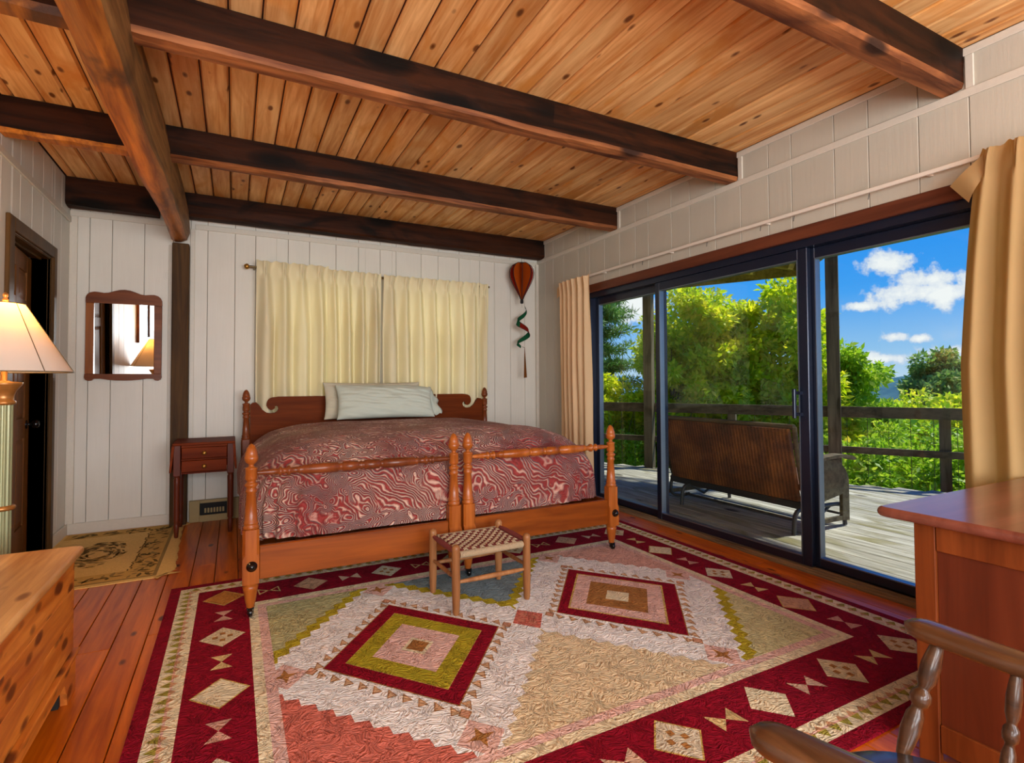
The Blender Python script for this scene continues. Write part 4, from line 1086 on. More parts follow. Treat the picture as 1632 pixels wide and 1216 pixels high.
for x0_, x1_, dx in ((-.402, -.386, -.028), (-.004, .012, .022)):
    lfm = MB(); lfm.add([(x0_ - .002 * (dx < 0), 4.66, .689), (x1_, 4.66, .689), (x1_, 5.07, .689), (x0_ - .002 * (dx < 0), 5.07, .689), (x0_ + dx * .7, 4.675, .490), (x0_ + dx * .7 + .013, 4.675, .490), (x0_ + dx * .7 + .013, 5.055, .490), (x0_ + dx * .7, 5.055, .490)],
                        [(0, 1, 2, 3), (4, 7, 6, 5), (0, 4, 5, 1), (1, 5, 6, 2), (2, 6, 7, 3), (3, 7, 4, 0)])
    lfm.build('drop_leaf', M['cherry'], ns)

# ------------------------------------------------------------------ floor register
vt = empty('floor_register', (-.1, 5.18, 0), 'tan baseboard heat register on the wall under the nightstand', 'register')
mb = MB().box(-.322, 5.155, .001, -.245, 5.193, .178, ch=.003); mb.box(-.045, 5.155, .001, .42, 5.193, .178, ch=.003); mb.box(-.245, 5.155, .155, -.045, 5.193, .178); mb.box(-.245, 5.155, .001, -.045, 5.193, .045)
mb.box(-.25, 5.145, .046, -.04, 5.155, .056)
mb.build('housing', M['cream_plastic'], vt)
MB().box(-.245, 5.188, .045, -.045, 5.192, .155).build('recess', M['black_soft'], vt)
for k in range(7): MB().box(-.212 + k * .022, 5.178, .068, -.198 + k * .022, 5.187, .106).build('louvre', M['cream_plastic'], vt)

# ------------------------------------------------------------------ footstool
st = empty('footstool', (1.17, 2.632, FR), 'low wooden footstool with a red and cream woven cord seat', 'stool')
sc = {}
FX = [(.972, 2.468), (1.372, 2.475), (.966, 2.792), (1.366, 2.800)]
for i, (x, y) in enumerate(FX):
    MB().lathe(x, y, [(.0135, FR), (.017, FR + .015), (.0205, .11), (.021, .17), (.020, .325), (.021, .332), (.019, .343), (.012, .352), (.0, .355)], 16).build('leg', M['stoolw'], st)
def rung(a, b, za, r, name='rung', mat='stoolw'):
    (x0_, y0_), (x1_, y1_) = FX[a], FX[b]; pts = [Vector((x0_, y0_, za)).lerp(Vector((x1_, y1_, za)), f) for f in (.045, .2, .5, .8, .955)]
    MB().tube(pts, [r * .7, r, r * 1.15, r, r * .7], 10).build(name, M[mat], st)
rung(0, 1, .170, .0115); rung(2, 3, .170, .0115); rung(0, 2, .188, .010); rung(1, 3, .188, .010)
rung(0, 2, .315, .013, 'seat_rail', 'cord_red'); rung(1, 3, .315, .013, 'seat_rail', 'cord_red')
rung(0, 1, .300, .012, 'seat_rail'); rung(2, 3, .300, .012, 'seat_rail')
# cords wrapped over the front and rear rails
nC = 56
for (y_, nm) in ((2.470, 0), (2.797, 1)):
    mb = MB()
    for k in range(nC):
        x = .995 + (1.345 - .995) * k / (nC - 1); yy = y_ + .007 * (k / nC)
        ring = [(x, yy + .0155 * math.cos(a), .301 + .0155 * math.sin(a)) for a in [2 * PI * j / 8 for j in range(8)]]
        mb.tube(ring + [ring[0]], .0028, 5, cap=False)
    mb.build('cord_wrap', M['cord_cream'], st)
mb = MB(); mr = MB()
nx_, ny_ = 15, 11
for i in range(nx_):
    for j in range(ny_):
        x = 1.0 + (1.342 - 1.0) * (i + .5) / nx_; y = 2.487 + (2.782 - 2.487) * (j + .5) / ny_
        up_ = (i + j) % 2; dx = .342 / nx_; dy = .295 / ny_
        zt = .3155 - .010 * math.sin(PI * (i + .5) / nx_) * math.sin(PI * (j + .5) / ny_)
        tgt = mb if up_ else mr
        for s_ in (-1, 0, 1):
            if up_: pts = [(x - dx * .62, y + s_ * dy * .30, zt - .004), (x, y + s_ * dy * .30, zt + .004), (x + dx * .62, y + s_ * dy * .30, zt - .004)]
            else: pts = [(x + s_ * dx * .30, y - dy * .62, zt - .004), (x + s_ * dx * .30, y, zt + .003), (x + s_ * dx * .30, y + dy * .62, zt - .004)]
            tgt.tube(pts, .0038, 5)
mb.build('woven_seat', M['cord_cream'], st)['kind'] = 'stuff'
mr.build('woven_seat', M['cord_red'], st)['kind'] = 'stuff'

# ------------------------------------------------------------------ cedar chest
ch = empty('cedar_chest', (-.82, 1.95, 0), 'knotty orange cedar blanket chest at the lower left edge', 'chest')
cx0, cx1, cy0, cy1 = -1.10, -.530, 1.32, 2.572
def rounded_slab(x0, y0, x1, y1, z0, z1, r):
    mb_ = MB(); P_ = []
    for (a, b, s0) in ((x1 - .02, y1 - .02, 0), (x0 + .02, y1 - .02, 1), (x0 + .02, y0 + .02, 2), (x1 - .02, y0 + .02, 3)):
        for k in range(4): P_.append((a + .02 * math.cos(s0 * PI / 2 + k * PI / 6), b + .02 * math.sin(s0 * PI / 2 + k * PI / 6)))
    n_ = len(P_); mx, my = (x0 + x1) / 2, (y0 + y1) / 2; lv = []
    h = z1 - z0
    for t in range(7):
        a = -PI / 2 + PI * t / 6; ins = r * (1 - math.cos(a)); lv.append((ins, (z0 + z1) / 2 + h / 2 * math.sin(a)))
    b = []
    for ins, z in lv:
        for (px, py) in P_: b.append((px - math.copysign(ins, px - mx), py - math.copysign(ins, py - my), z))
    mb_.add(b, [(i * n_ + k, i * n_ + (k + 1) % n_, (i + 1) * n_ + (k + 1) % n_, (i + 1) * n_ + k) for i in range(6) for k in range(n_)], 0, True)
    mb_.add(b[:n_], [tuple(range(n_))[::-1]]); mb_.add(b[-n_:], [tuple(range(n_))]); return mb_
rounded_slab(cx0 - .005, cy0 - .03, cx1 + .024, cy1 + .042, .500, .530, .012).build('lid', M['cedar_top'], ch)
for k in range(3):
    z0 = .155 + k * .115
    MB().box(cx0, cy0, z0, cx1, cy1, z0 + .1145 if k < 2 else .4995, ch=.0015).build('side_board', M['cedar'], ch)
mb = MB(); mb.box(cx0 + .01, cy0 + .01, .10, cx1 - .01, cy1 - .01, .1545); mb.build('carcass', M['cedar'], ch)
mb = MB(); mb.box(cx0, cy0 - .018, .142, cx1 + .018, cy1 + .018, .152, ch=.003); mb.box(cx0, cy0 - .012, .128, cx1 + .012, cy1 + .012, .142); mb.build('moulding', M['cedar'], ch)
# plinth with bracket feet (side facing the room)
pf = [(cy0, .128), (cy0, .0), (cy0 + .11, .0), (cy0 + .115, .045), (cy0 + .13, .05), (cy0 + .145, .085), (cy0 + .17, .088), (cy1 - .17, .088), (cy1 - .145, .085), (cy1 - .13, .05), (cy1 - .115, .045), (cy1 - .11, .0), (cy1, .0), (cy1, .128)]
pf = [(a, max(b, .001)) for a, b in pf]
MB().prism(pf, cx1 - .012, cx1 + .008, 'yz').build('plinth', M['cedar'], ch)
pe = [(cx0, .128), (cx0, .001), (cx0 + .10, .001), (cx0 + .12, .05), (cx0 + .15, .088), (cx1 - .15, .088), (cx1 - .12, .05), (cx1 - .10, .001), (cx1 - .0125, .001), (cx1 - .0125, .128)]
MB().prism(pe, cy1 - .02, cy1, 'xz').build('plinth', M['cedar'], ch)
MB().prism(pe, cy0, cy0 + .02, 'xz').build('plinth', M['cedar'], ch)
MB().box(cx1 - .045, cy1 - .13, .001, cx1 - .013, cy1 - .021, .10).build('foot_block', M['black_soft'], ch)

# ------------------------------------------------------------------ floor lamp
lp = empty('floor_lamp', (-.894, 3.10, 0), 'lit floor lamp with a wide cream cone shade and fluted green column', 'lamp')
lx, ly = -.894, 3.10
M['lampgreen'] = plain('aged_green_metal', (146, 148, 108), .4, .3, .2)
M['lampgold'] = plain('aged_gold', (168, 112, 52), .35, .5, .2)
mb = MB(); n_ = 20
def fluted(z0, z1, r):
    b = []; K_ = 48
    for z in (z0, z1):
        for k in range(K_):
            a = 2 * PI * k / K_; rr2 = r * (1 - .10 * (k % 4 in (1, 2)) * 1.0); b.append((lx + rr2 * math.cos(a), ly + rr2 * math.sin(a), z))
    return b, [(k, (k + 1) % K_, K_ + (k + 1) % K_, K_ + k) for k in range(K_)]
mb = MB(); mb.add(*fluted(.62, 1.075, .033)); mb.add(*fluted(.10, .605, .034)); mb.build('column', M['lampgreen'], lp)
MB().lathe(lx, ly, [(.034, .602), (.044, .604), (.049, .613), (.044, .622), (.034, .624)], 24).build('ring', M['lampgold'], lp)
MB().lathe(lx, ly, [(.030, 1.060), (.042, 1.066), (.042, 1.076), (.034, 1.082), (.036, 1.105), (.044, 1.125), (.062, 1.150), (.064, 1.160), (.03, 1.163), (.012, 1.17), (.010, 1.36)], 24).build('capital', M['lampgold'], lp)
MB().lathe(lx, ly, [(.145, .001), (.150, .008), (.146, .022), (.11, .034), (.07, .045), (.055, .07), (.042, .09), (.040, .10)], 32).build('base', M['lampgold'], lp)
sh = MB(); NS = 12; prof = [(.237, 1.206), (.234, 1.209), (.066, 1.505), (.064, 1.508)]
b = []; K_ = 48
for r, z in prof:
    for k in range(K_):
        a = 2 * PI * k / K_; b.append((lx + r * math.cos(a), ly + r * math.sin(a), z))
sh.add(b, [(i * K_ + k, i * K_ + (k + 1) % K_, (i + 1) * K_ + (k + 1) % K_, (i + 1) * K_ + k) for i in range(3) for k in range(K_)], 0, True)
so = sh.build('lamp_shade', M['shade'], lp)
mb = MB()
for k in range(6):
    a = 2 * PI * (k + .3) / 6; ca_, sa_ = math.cos(a), math.sin(a); mb.tube([(lx + .2385 * ca_, ly + .2385 * sa_, 1.207), (lx + .0665 * ca_, ly + .0665 * sa_, 1.507)], .0016, 5)
for r, z in ((.237, 1.206), (.0655, 1.507)):
    mb.tube([(lx + r * math.cos(2 * PI * k / 40), ly + r * math.sin(2 * PI * k / 40), z) for k in range(41)], .0025, 6, cap=False)
mb.build('seam', M['roddark'], so)
mb = MB()
for s_ in (-1, 1): mb.tube([(lx, ly + s_ * .012, 1.34), (lx, ly + s_ * .055, 1.38), (lx, ly + s_ * .058, 1.45), (lx, ly + s_ * .02, 1.505), (lx, ly, 1.512)], .002, 6)
mb.tube([(lx - .064, ly, 1.506), (lx + .064, ly, 1.506)], .0015, 5); mb.tube([(lx, ly - .064, 1.506), (lx, ly + .064, 1.506)], .0015, 5)
mb.build('harp', M['brass'], lp)
MB().lathe(lx, ly, [(.004, 1.508), (.010, 1.515), (.011, 1.525), (.006, 1.532), (.010, 1.540), (.009, 1.550), (.0, 1.558)], 14).build('finial', M['lampgold'], lp)
MB().lathe(lx, ly, [(.010, 1.36), (.014, 1.37), (.026, 1.40), (.030, 1.425), (.024, 1.45), (.010, 1.462), (.0, 1.464)], 16).build('bulb', M['bulb'], lp)
ld = bpy.data.lights.new('lamp_glow', 'POINT'); ld.energy = 17; ld.color = (1, .58, .22); ld.shadow_soft_size = .035
lo = bpy.data.objects.new('lamp_glow', ld); COL.objects.link(lo); lo.location = (lx + .0, ly, 1.425 + .05)

# ------------------------------------------------------------------ mirror on the back wall
mr_ = empty('wall_mirror', (-.776, YB - .02, 1.53), 'wooden-framed mirror with an arched top on the back wall beside the post', 'mirror')
mw = -.7765
tp = [(-.250, 1.80), (-.249, 1.828), (-.240, 1.850), (-.222, 1.866), (-.195, 1.874), (-.165, 1.872), (-.135, 1.868), (-.105, 1.872), (-.07, 1.886), (-.035, 1.898), (0, 1.902)]
tp = [(mw + a, b) for a, b in tp] + [(mw - a, b) for a, b in tp[:-1][::-1]]
D0, D1 = YB - .030, YB - .004
MB().prism(tp + [(mw + .250, 1.786), (mw - .250, 1.786)], D0, D1, 'xz').build('top_rail', M['mirrorw'], mr_)
bt = [(-.249, 1.230), (-.252, 1.205), (-.246, 1.186), (-.228, 1.176), (-.208, 1.178), (-.195, 1.192), (-.15, 1.193), (-.10, 1.184), (-.05, 1.179), (0, 1.178)]
bt = [(mw + a, b) for a, b in bt] + [(mw - a, b) for a, b in bt[:-1][::-1]]
MB().prism(bt, D0 - .003, D1, 'xz').build('bottom_rail', M['mirrorw'], mr_)
for s_ in (-1, 1): MB().box(mw + s_ * .196, D0 + .002, 1.2305, mw + s_ * .249, D1, 1.7855, ch=.003).build('side_stile', wood('mirror_stile', (112, 58, 18), (150, 84, 30), 'z', rough=.3, coat=.4, bump=.05, scale=.8) if s_ < 0 else M['mirrorw'], mr_)
g = MB().box(-.197, -.002, -.279, .197, .002, .279)
go = link('mirror_glass', g.mesh('mirror_glass'), mr_, [M['mirror']], world=False)
go.matrix_parent_inverse = pmat(mr_).inverted(); go.location = (mw, D0 + .014, 1.508); go.rotation_euler = (math.radians(2.1), 0, math.radians(-1.3))

# framed window-like picture seen in the mirror, on the left wall
pf_ = empty('framed_picture', (XL + .02, 2.4, 1.8), 'brown-framed glazed picture on the left wall, seen only in the mirror', 'picture')
mb = MB(); a0, a1, b0, b1 = 2.08, 2.78, 1.46, 2.25
mb.box(XL + .001, a0, b0, XL + .03, a0 + .07, b1); mb.box(XL + .001, a1 - .07, b0, XL + .03, a1, b1); mb.box(XL + .001, a0 + .07, b0, XL + .03, a1 - .07, b0 + .07); mb.box(XL + .001, a0 + .07, b1 - .07, XL + .03, a1 - .07, b1)
mb.build('picture_frame', M['mirrorw'], pf_)
MB().box(XL + .001, a0 + .07, b0 + .07, XL + .008, a1 - .07, b1 - .07).build('print', plain('blue_green_print', (118, 134, 130), .6, var=.5, bscale=9), pf_)  # blue-green reflections of the glass put into this sheet's colour
MB().box(XL + .014, a0 + .07, b0 + .07, XL + .017, a1 - .07, b1 - .07).build('pane', glassmat('picture_glass', refl=1), pf_)

# ------------------------------------------------------------------ balloon wind spinner
ws = empty('wind_spinner', (2.755, 5.02, 2.2), 'hanging orange hot-air balloon spinner with a green spiral tail', 'wind spinner')
bx, by = 2.742, 5.02 - .0
prb = [(0, 2.440), (.060, 2.432), (.100, 2.408), (.125, 2.368), (.133, 2.325), (.126, 2.275), (.105, 2.222), (.078, 2.170), (.050, 2.118), (.028, 2.075), (.014, 2.040), (0, 2.036)]
M['orange'] = cloth('orange_nylon', (186, 84, 24), (166, 70, 20), .4, (220, 100, 20), 300)
M['greenny'] = cloth('green_nylon', (34, 92, 60), (28, 78, 52), .3, None, 300)
M['redny'] = cloth('red_nylon', (130, 34, 24), (110, 28, 20), .3, None, 300)
M['tanny'] = cloth('tan_nylon', (120, 74, 34), (104, 62, 28), .3, None, 300)
for k in range(8):
    a = 2 * PI * k / 8 + .35; ca_, sa_ = math.cos(a), math.sin(a)
    pl_ = [(bx + (r * .955 - .001) * ca_, by + (r * .955 - .001) * sa_, z) for r, z in prb[1:-1]]
    inn = [(bx + .004 * ca_, by + .004 * sa_, z) for r, z in prb[1:-1]]
    mb = MB(); n_ = len(pl_)
    mb.add(inn + pl_, [(i, i + 1, n_ + i + 1, n_ + i) for i in range(n_ - 1)], 0)
    o = mb.build('fin', M['orange'] if k % 4 != 3 else M['redny'], ws)
    MB().tube([(bx + max(r, .004) * ca_, by + max(r, .004) * sa_, z) for r, z in prb], .0032, 6).build('fin_edge', M['black_soft'], o)
MB().lathe(bx, by, [(.0125, 1.995), (.017, 2.0), (.018, 2.028), (.015, 2.034)], 14).build('basket', M['black_soft'], ws)
MB().tube([(bx, by, 2.43), (bx, by, 2.475), (bx, 5.052, 2.5155)], .0015, 5).build('hanging_cord', M['black_soft'], ws)
def ribbon(t0, t1, mat, wf_):
    mb_ = MB(); b_ = []; S = 22
    for i in range(S + 1):
        t = t0 + (t1 - t0) * i / S; z = 1.955 - .43 * t; a = 2 * PI * (1.75 * t) + 2.0 + PI; r = .070 * (.45 + .55 * min(1, t * 2.6)) * (1 if t < .9 else 1 - (t - .9) * 5)
        wd = wf_ * (.35 + .65 * math.sin(PI * min(1, max(0, t))))
        for s_ in (-.5, .5): b_.append((bx + .012 + (r - wd * .3 * s_) * math.cos(a), by + (r - wd * .3 * s_) * math.sin(a) * .8, z + wd * s_))
    mb_.add(b_, [(2 * i, 2 * i + 1, 2 * i + 3, 2 * i + 2) for i in range(S)], 0, True)
    o_ = mb_.build('spiral_ribbon', mat, ws)
    for q in (0, 1): MB().tube(b_[q::2], .0022, 5).build('ribbon_edge', M['black_soft'], o_)
ribbon(0, .17, M['greenny'], .05); ribbon(.17, .45, M['greenny'], .06); ribbon(.45, .62, M['redny'], .055); ribbon(.62, 1, M['greenny'], .06)
MB().tube([(bx, by, 1.995), (bx + .002, by, 1.95)], .0012, 5).build('hanging_cord', M['black_soft'], ws)
mb = MB(); mb.add([(bx + .028, by, 1.525), (bx + .032, by, 1.525), (bx + .052, by - .01, 1.20), (bx + .022, by + .006, 1.195), (bx + .034, by, 1.38)], [(0, 1, 4), (0, 4, 3), (1, 2, 4), (4, 2, 3)], 0)
to_ = mb.build('tail', M['tanny'], ws); to_.modifiers.new('s', 'SOLIDIFY').thickness = .002
MB().tube([(bx + .0, by, 1.53), (bx + .03, by, 1.522)], .002, 5).build('hanging_cord', M['black_soft'], ws)

# ------------------------------------------------------------------ desk
dk = empty('desk', (2.4, .66, 0), 'reddish-brown panelled desk with a glossy worn top at the right edge', 'desk')
X0, X1, Y0, Y1, ZD = 1.858, 2.93, .33, .895, .718
rounded_slab(X0 - .042, Y0 - .05, X1 + .03, Y1 + .090, .719, .750, .010).build('top', M['desktop'], dk)
st_ = .055
MB().box(X0, Y1 - st_, .001, X0 + .022, Y1, ZD, ch=.002).build('stile', M['desk'], dk); MB().box(X0, Y0, .001, X0 + .022, Y0 + st_, ZD, ch=.002).build('stile', M['desk'], dk)
MB().box(X0 + .002, Y0 + st_, ZD - .078, X0 + .020, Y1 - st_ - .0015, ZD, ch=.002).build('top_rail', M['desk'], dk); MB().box(X0 + .002, Y0 + st_, .05, X0 + .020, Y1 - st_ - .0015, .13, ch=.002).build('bottom_rail', M['desk'], dk)
MB().box(X0 + .011, Y0 + st_, .13, X0 + .017, Y1 - st_ - .0015, ZD - .078).build('side_panel', wood('desk_panel', (70, 26, 12), (104, 46, 24), 'z', rough=.36, coat=.2, bump=.05, scale=.5, rand=False), dk)
mb = MB().box(X0 + .0225, Y1 - .02, .05, X1, Y1, ZD); mb.box(X1 - .02, Y0 + .0, .001, X1, Y1 - .02, ZD); mb.box(X0 + .0225, Y0 + .022, .05, X1 - .02, Y1 - .021, .07)
mb.build('carcass', M['desk'], dk)
for k in range(3):
    z0 = .09 + k * .21
    for (xa, xb) in ((X0 + .03, X0 + .36), (X1 - .36, X1 - .03)):
        d = MB().box(xa, Y0 + .0, z0, xb, Y0 + .02, z0 + .195, ch=.003).build('drawer', M['desk'], dk)
        MB().lathe((xa + xb) / 2, z0 + .1, [(.010, Y0 + .0), (.008, Y0 - .012), (.016, Y0 - .018), (.012, Y0 - .026), (.0, Y0 - .028)], 14, axis='y').build('knob', M['brass'], d)

# ------------------------------------------------------------------ windsor chair
wc = empty('windsor_chair', (.95, .32, 0), 'dark worn captain chair with turned spindles at the bottom right corner', 'chair')
TH = math.radians(8)
XF = Matrix.Translation((.968, .335, 0)) @ Matrix.Rotation(TH, 4, 'Z')
def wcb(mb_, name, mat): return mb_.build(name, mat, wc, XF)
arm = [(.285, .235), (.276, .17), (.262, .08), (.250, -.03), (.215, -.14), (.15, -.215), (.07, -.25), (0, -.26)]
arm = arm + [(-a, b) for a, b in arm[:-1][::-1]]
# smooth the path
def cr(pts, k=6):
    out_ = []
    P_ = [Vector(p) for p in pts]; P_ = [P_[0] * 2 - P_[1]] + P_ + [P_[-1] * 2 - P_[-2]]
    for i in range(1, len(P_) - 2):
        for j in range(k):
            t = j / k; a, b, c, d = P_[i - 1:i + 3]
            out_.append(.5 * ((2 * b) + (c - a) * t + (2 * a - 5 * b + 4 * c - d) * t * t + (3 * b - a - 3 * c + d) * t ** 3))
    out_.append(P_[-2]); return out_
pa = [Vector((p.x, p.y, .655)) for p in cr([(a, b, 0) for a, b in arm])]
n_ = len(pa); mb = MB(); bsec = []; S = 14
for i, p in enumerate(pa):
    t = (pa[min(i + 1, n_ - 1)] - pa[max(i - 1, 0)]).normalized(); sd_ = Vector((t.y, -t.x, 0))
    e = min(i, n_ - 1 - i) / 6.0; wd = .030 * (1 if e > 1 else (max(.0, 1 - (1 - e) ** 2.5) ** .5 * .95 + .05)); wd *= 1.12 if e < 2.2 else 1
    hh = .0175 * (1 if e > .5 else (.25 + .75 * (e / .5) ** .5)); back = max(0, 1 - abs(i - n_ / 2) / (n_ * .22)); zz = p.z + .03 * back
    for k in range(S):
        a = 2 * PI * k / S; ca_, sa_ = math.cos(a), math.sin(a)
        bsec.append((p.x + sd_.x * wd * math.copysign(abs(ca_) ** .7, ca_), p.y + sd_.y * wd * math.copysign(abs(ca_) ** .7, ca_), zz + (hh + .018 * back) * math.copysign(abs(sa_) ** .7, sa_)))
mb.add(bsec, [(i * S + k, i * S + (k + 1) % S, (i + 1) * S + (k + 1) % S, (i + 1) * S + k) for i in range(n_ - 1) for k in range(S)], 0, True)
mb.add(bsec[:S], [tuple(range(S))[::-1]]); mb.add(bsec[-S:], [tuple(range(S))])
wcb(mb, 'arm_rail', M['chairw'])
seat_p = []
for k in range(40):
    a = 2 * PI * k / 40; ca_, sa_ = math.cos(a), math.sin(a)
    seat_p.append((.225 * math.copysign(abs(ca_) ** .75, ca_) * (1.06 if sa_ > 0 else .94), .25 * math.copysign(abs(sa_) ** .75, sa_) + .045))
b = []
for sc_, z in ((.90, .408), (1, .422), (1.0, .436), (.96, .444), (.80, .438), (.5, .432), (.15, .434)):
    for x, y in seat_p: b.append((x * sc_, y * sc_, z + (.006 * math.cos(x * 14) if sc_ < .9 else 0)))
mb = MB(); mb.add(b, [(i * 40 + k, i * 40 + (k + 1) % 40, (i + 1) * 40 + (k + 1) % 40, (i + 1) * 40 + k) for i in range(6) for k in range(40)], 0, True)
mb.add(b[:40], [tuple(range(40))[::-1]]); mb.add(b[-40:], [tuple(range(40))], 0, True)
wcb(mb, 'seat', M['seatdark'])
def spindle(p0, p1, rs, name='spindle'):
    a, b_ = Vector(p0), Vector(p1); pts = [a.lerp(b_, t) for t, r in rs]
    wcb(MB().tube(pts, [r for t, r in rs], 12), name, M['chairw'])
SP = [(0, .009), (.06, .012), (.2, .0165), (.34, .0155), (.40, .0105), (.42, .010), (.45, .016), (.50, .0175), (.545, .0155), (.565, .010), (.59, .010), (.64, .0145), (.78, .0165), (.92, .013), (1, .010)]
for s_ in (-1, 1):
    spindle((s_ * .272, .175, .642), (s_ * .198, .215, .436), SP)
    for (ax, ay, sx, sy) in ((.258, .06, .205, .07), (.238, -.07, .185, -.08), (.19, -.175, .145, -.155), (.085, -.247, .065, -.192)):
        zt = .642 if ay > -.15 else .655
        spindle((s_ * ax, ay, zt), (s_ * sx, sy, .437), [(t, r * .7) for t, r in SP])
SPL = [(0, .012), (.1, .016), (.3, .020), (.42, .019), (.46, .012), (.49, .012), (.53, .019), (.60, .021), (.66, .013), (.75, .015), (.92, .012), (1, .010)]
for sx in (-1, 1):
    spindle((sx * .15, .14, .412), (sx * .215, .21, .0135 if True else 0), SPL, 'leg'); spindle((sx * .14, -.12, .412), (sx * .20, -.20, .0135 if sx < 0 else .002), SPL, 'leg')
    spindle((sx * .185, .178, .18), (sx * .173, -.165, .18), [(0, .008), (.5, .014), (1, .008)], 'stretcher')
spindle((-.179, .005, .18), (.179, .005, .18), [(0, .008), (.5, .014), (1, .008)], 'stretcher')

# ------------------------------------------------------------------ outside: deck, railing, canopy
DZ = -.05
LA, LB = Vector((6.807, 2.95)), Vector((4.89, 6.46))
def line_y(x): return LA.y + (x - LA.x) * (LB.y - LA.y) / (LB.x - LA.x)
dkk = empty('wooden_deck', (5, 3, DZ), 'weathered grey plank deck outside the sliding door', 'deck')
x = XR + .16; i = 0
while x < 8.6:
    ymax = min(line_y(x) + .02, line_y(x + .137) + .02, 9.0)
    if ymax > -1.2:
        MB().box(x, -1.5, DZ - .035, x + .137, ymax, DZ, ch=.003).build('deck_board', M['deck'], dkk)
    x += .142; i += 1
ldir = (LB - LA).normalized(); ln = Vector((-ldir.y, ldir.x)); 
if ln.x < 0: ln = -ln      # outward
def along(mb_, p, q, z0, z1, t0, t1):
    p, q = Vector(p), Vector(q); pts = [p + ln * t0, q + ln * t0, q + ln * t1, p + ln * t1]
    b_ = [(a.x, a.y, z) for z in (z0, z1) for a in pts]
    return mb_.add(b_, [(0, 3, 2, 1), (4, 5, 6, 7), (0, 1, 5, 4), (1, 2, 6, 5), (2, 3, 7, 6), (3, 0, 4, 7)])
pA, pB = LA - ldir * 3.3, LA + ldir * 7.0
jo = MB(); along(jo, pA, pB, DZ - .24, DZ - .036, -.04, 0); jo.build('rim_joist', M['railz'], dkk)
MB().box(XR + .16, -1.5, DZ - .24, XR + .20, 9, DZ - .036).build('ledger', M['railz'], dkk)
rl = empty('deck_railing', (6, 4.4, 0), 'weathered two-rail deck railing with thin vertical wires', 'railing')
m1 = MB(); along(m1, pA, pB, .72, .846, -.035, .005); m1.build('top_rail', M['rail'], rl)
m1 = MB(); along(m1, pA, pB, .305, .380, -.03, .005); m1.build('middle_rail', M['rail'], rl)
Lpar = lambda y: (y - LA.y) / ldir.y
def pst(s_, w_, z0, z1, par, name='rail_post', off=.006):
    c_ = LA + ldir * s_; mb_ = MB(); along(mb_, c_ - ldir * w_ / 2, c_ + ldir * w_ / 2, z0, z1, off, off + w_); return mb_.build(name, M['railz'], par)
for s_ in (-2.2, 0.0, 2.18, 4.95, 6.3): pst(s_, .095, DZ - .2, .83, rl)
s_ = -3.1
while s_ < 6.6:
    if min(abs(s_ - q) for q in (-2.2, 0, 2.18, 4.95, 1.02, 3.25)) > .09:
        c_ = LA + ldir * s_ + ln * .012; MB().tube([(c_.x, c_.y, DZ + .004), (c_.x, c_.y, .80)], .0028, 5).build('wire', M['wire'], rl)
    s_ += .2
for z in (.12, .56): 
    m1 = MB(); a = pA + ln * .014; b_ = pB + ln * .014; m1.tube([(a.x, a.y, z), (b_.x, b_.y, z)], .0015, 4); m1.build('wire', M['wire'], rl)
# canopy: the deck of the floor above
cn = empty('upper_deck', (5, 5, 2.5), 'green-tinged underside of the upper deck above the glass door, on tall square posts', 'deck')
for s_, w_ in ((1.02, .13), (3.25, .12)): pst(s_, w_, DZ - .2, 2.60 if s_ > 2 else 3.2, cn, 'tall_post', off=-.14)
edge = [(4.30, 7.60), (6.17, 4.14), (5.05, 2.93), (4.93, 1.95), (4.93, -1.5), (XR + .13, -1.5), (XR + .13, 7.6)]
for k in range(4):
    p, q = Vector(edge[k]), Vector(edge[k + 1]); d_ = (q - p).normalized(); nn = Vector((d_.y, -d_.x)) * .04
    if k == 0: nn = Vector((-ldir.y, ldir.x)) * .04; nn = nn if nn.x < 0 else -nn
    b_ = [(a.x, a.y, z) for z in (2.44, 2.64) for a in (p, q, q + nn, p + nn)]
    MB().add(b_, [(0, 3, 2, 1), (4, 5, 6, 7), (0, 1, 5, 4), (1, 2, 6, 5), (2, 3, 7, 6), (3, 0, 4, 7)]).build('beam', M['joist'], cn)
def xmax(y):
    for k in range(4):
        (xa, ya), (xb, yb) = edge[k], edge[k + 1]
        if min(ya, yb) <= y <= max(ya, yb): return xa + (xb - xa) * (y - ya) / (yb - ya)
    return 4.9
y = -1.3
while y < 7.4:
    MB().box(XR + .14, y - .02, 2.50, xmax(y) - .05, y + .02, 2.645).build('joist', M['joist'], cn); y += .42
x = XR + .14
while x < 6.1:
    ys_ = [yy / 20 for yy in range(-30, 152) if xmax(yy / 20) > x + .15]
    if ys_: MB().box(x, min(ys_), 2.648, x + .136, max(ys_), 2.68).build('canopy_board', M['joist'], cn)
    x += .141
tag(MB().box(XR + .155, 4.42, -.05, XR + .20, 9, 3.0).build('wall_outer', M['rail']), kind='structure')

# ------------------------------------------------------------------ glider bench on the deck, seen from behind
gl = empty('glider_bench', (4.2, 3.4, DZ), 'old brown wicker glider bench on the deck, seen from behind through the glass', 'bench')
gy0, gy1 = 2.70, 4.12
def bent(name, pts, wd, th, mat): 
    return MB().tube(pts, [wd] * len(pts), 8).build(name, mat, gl)
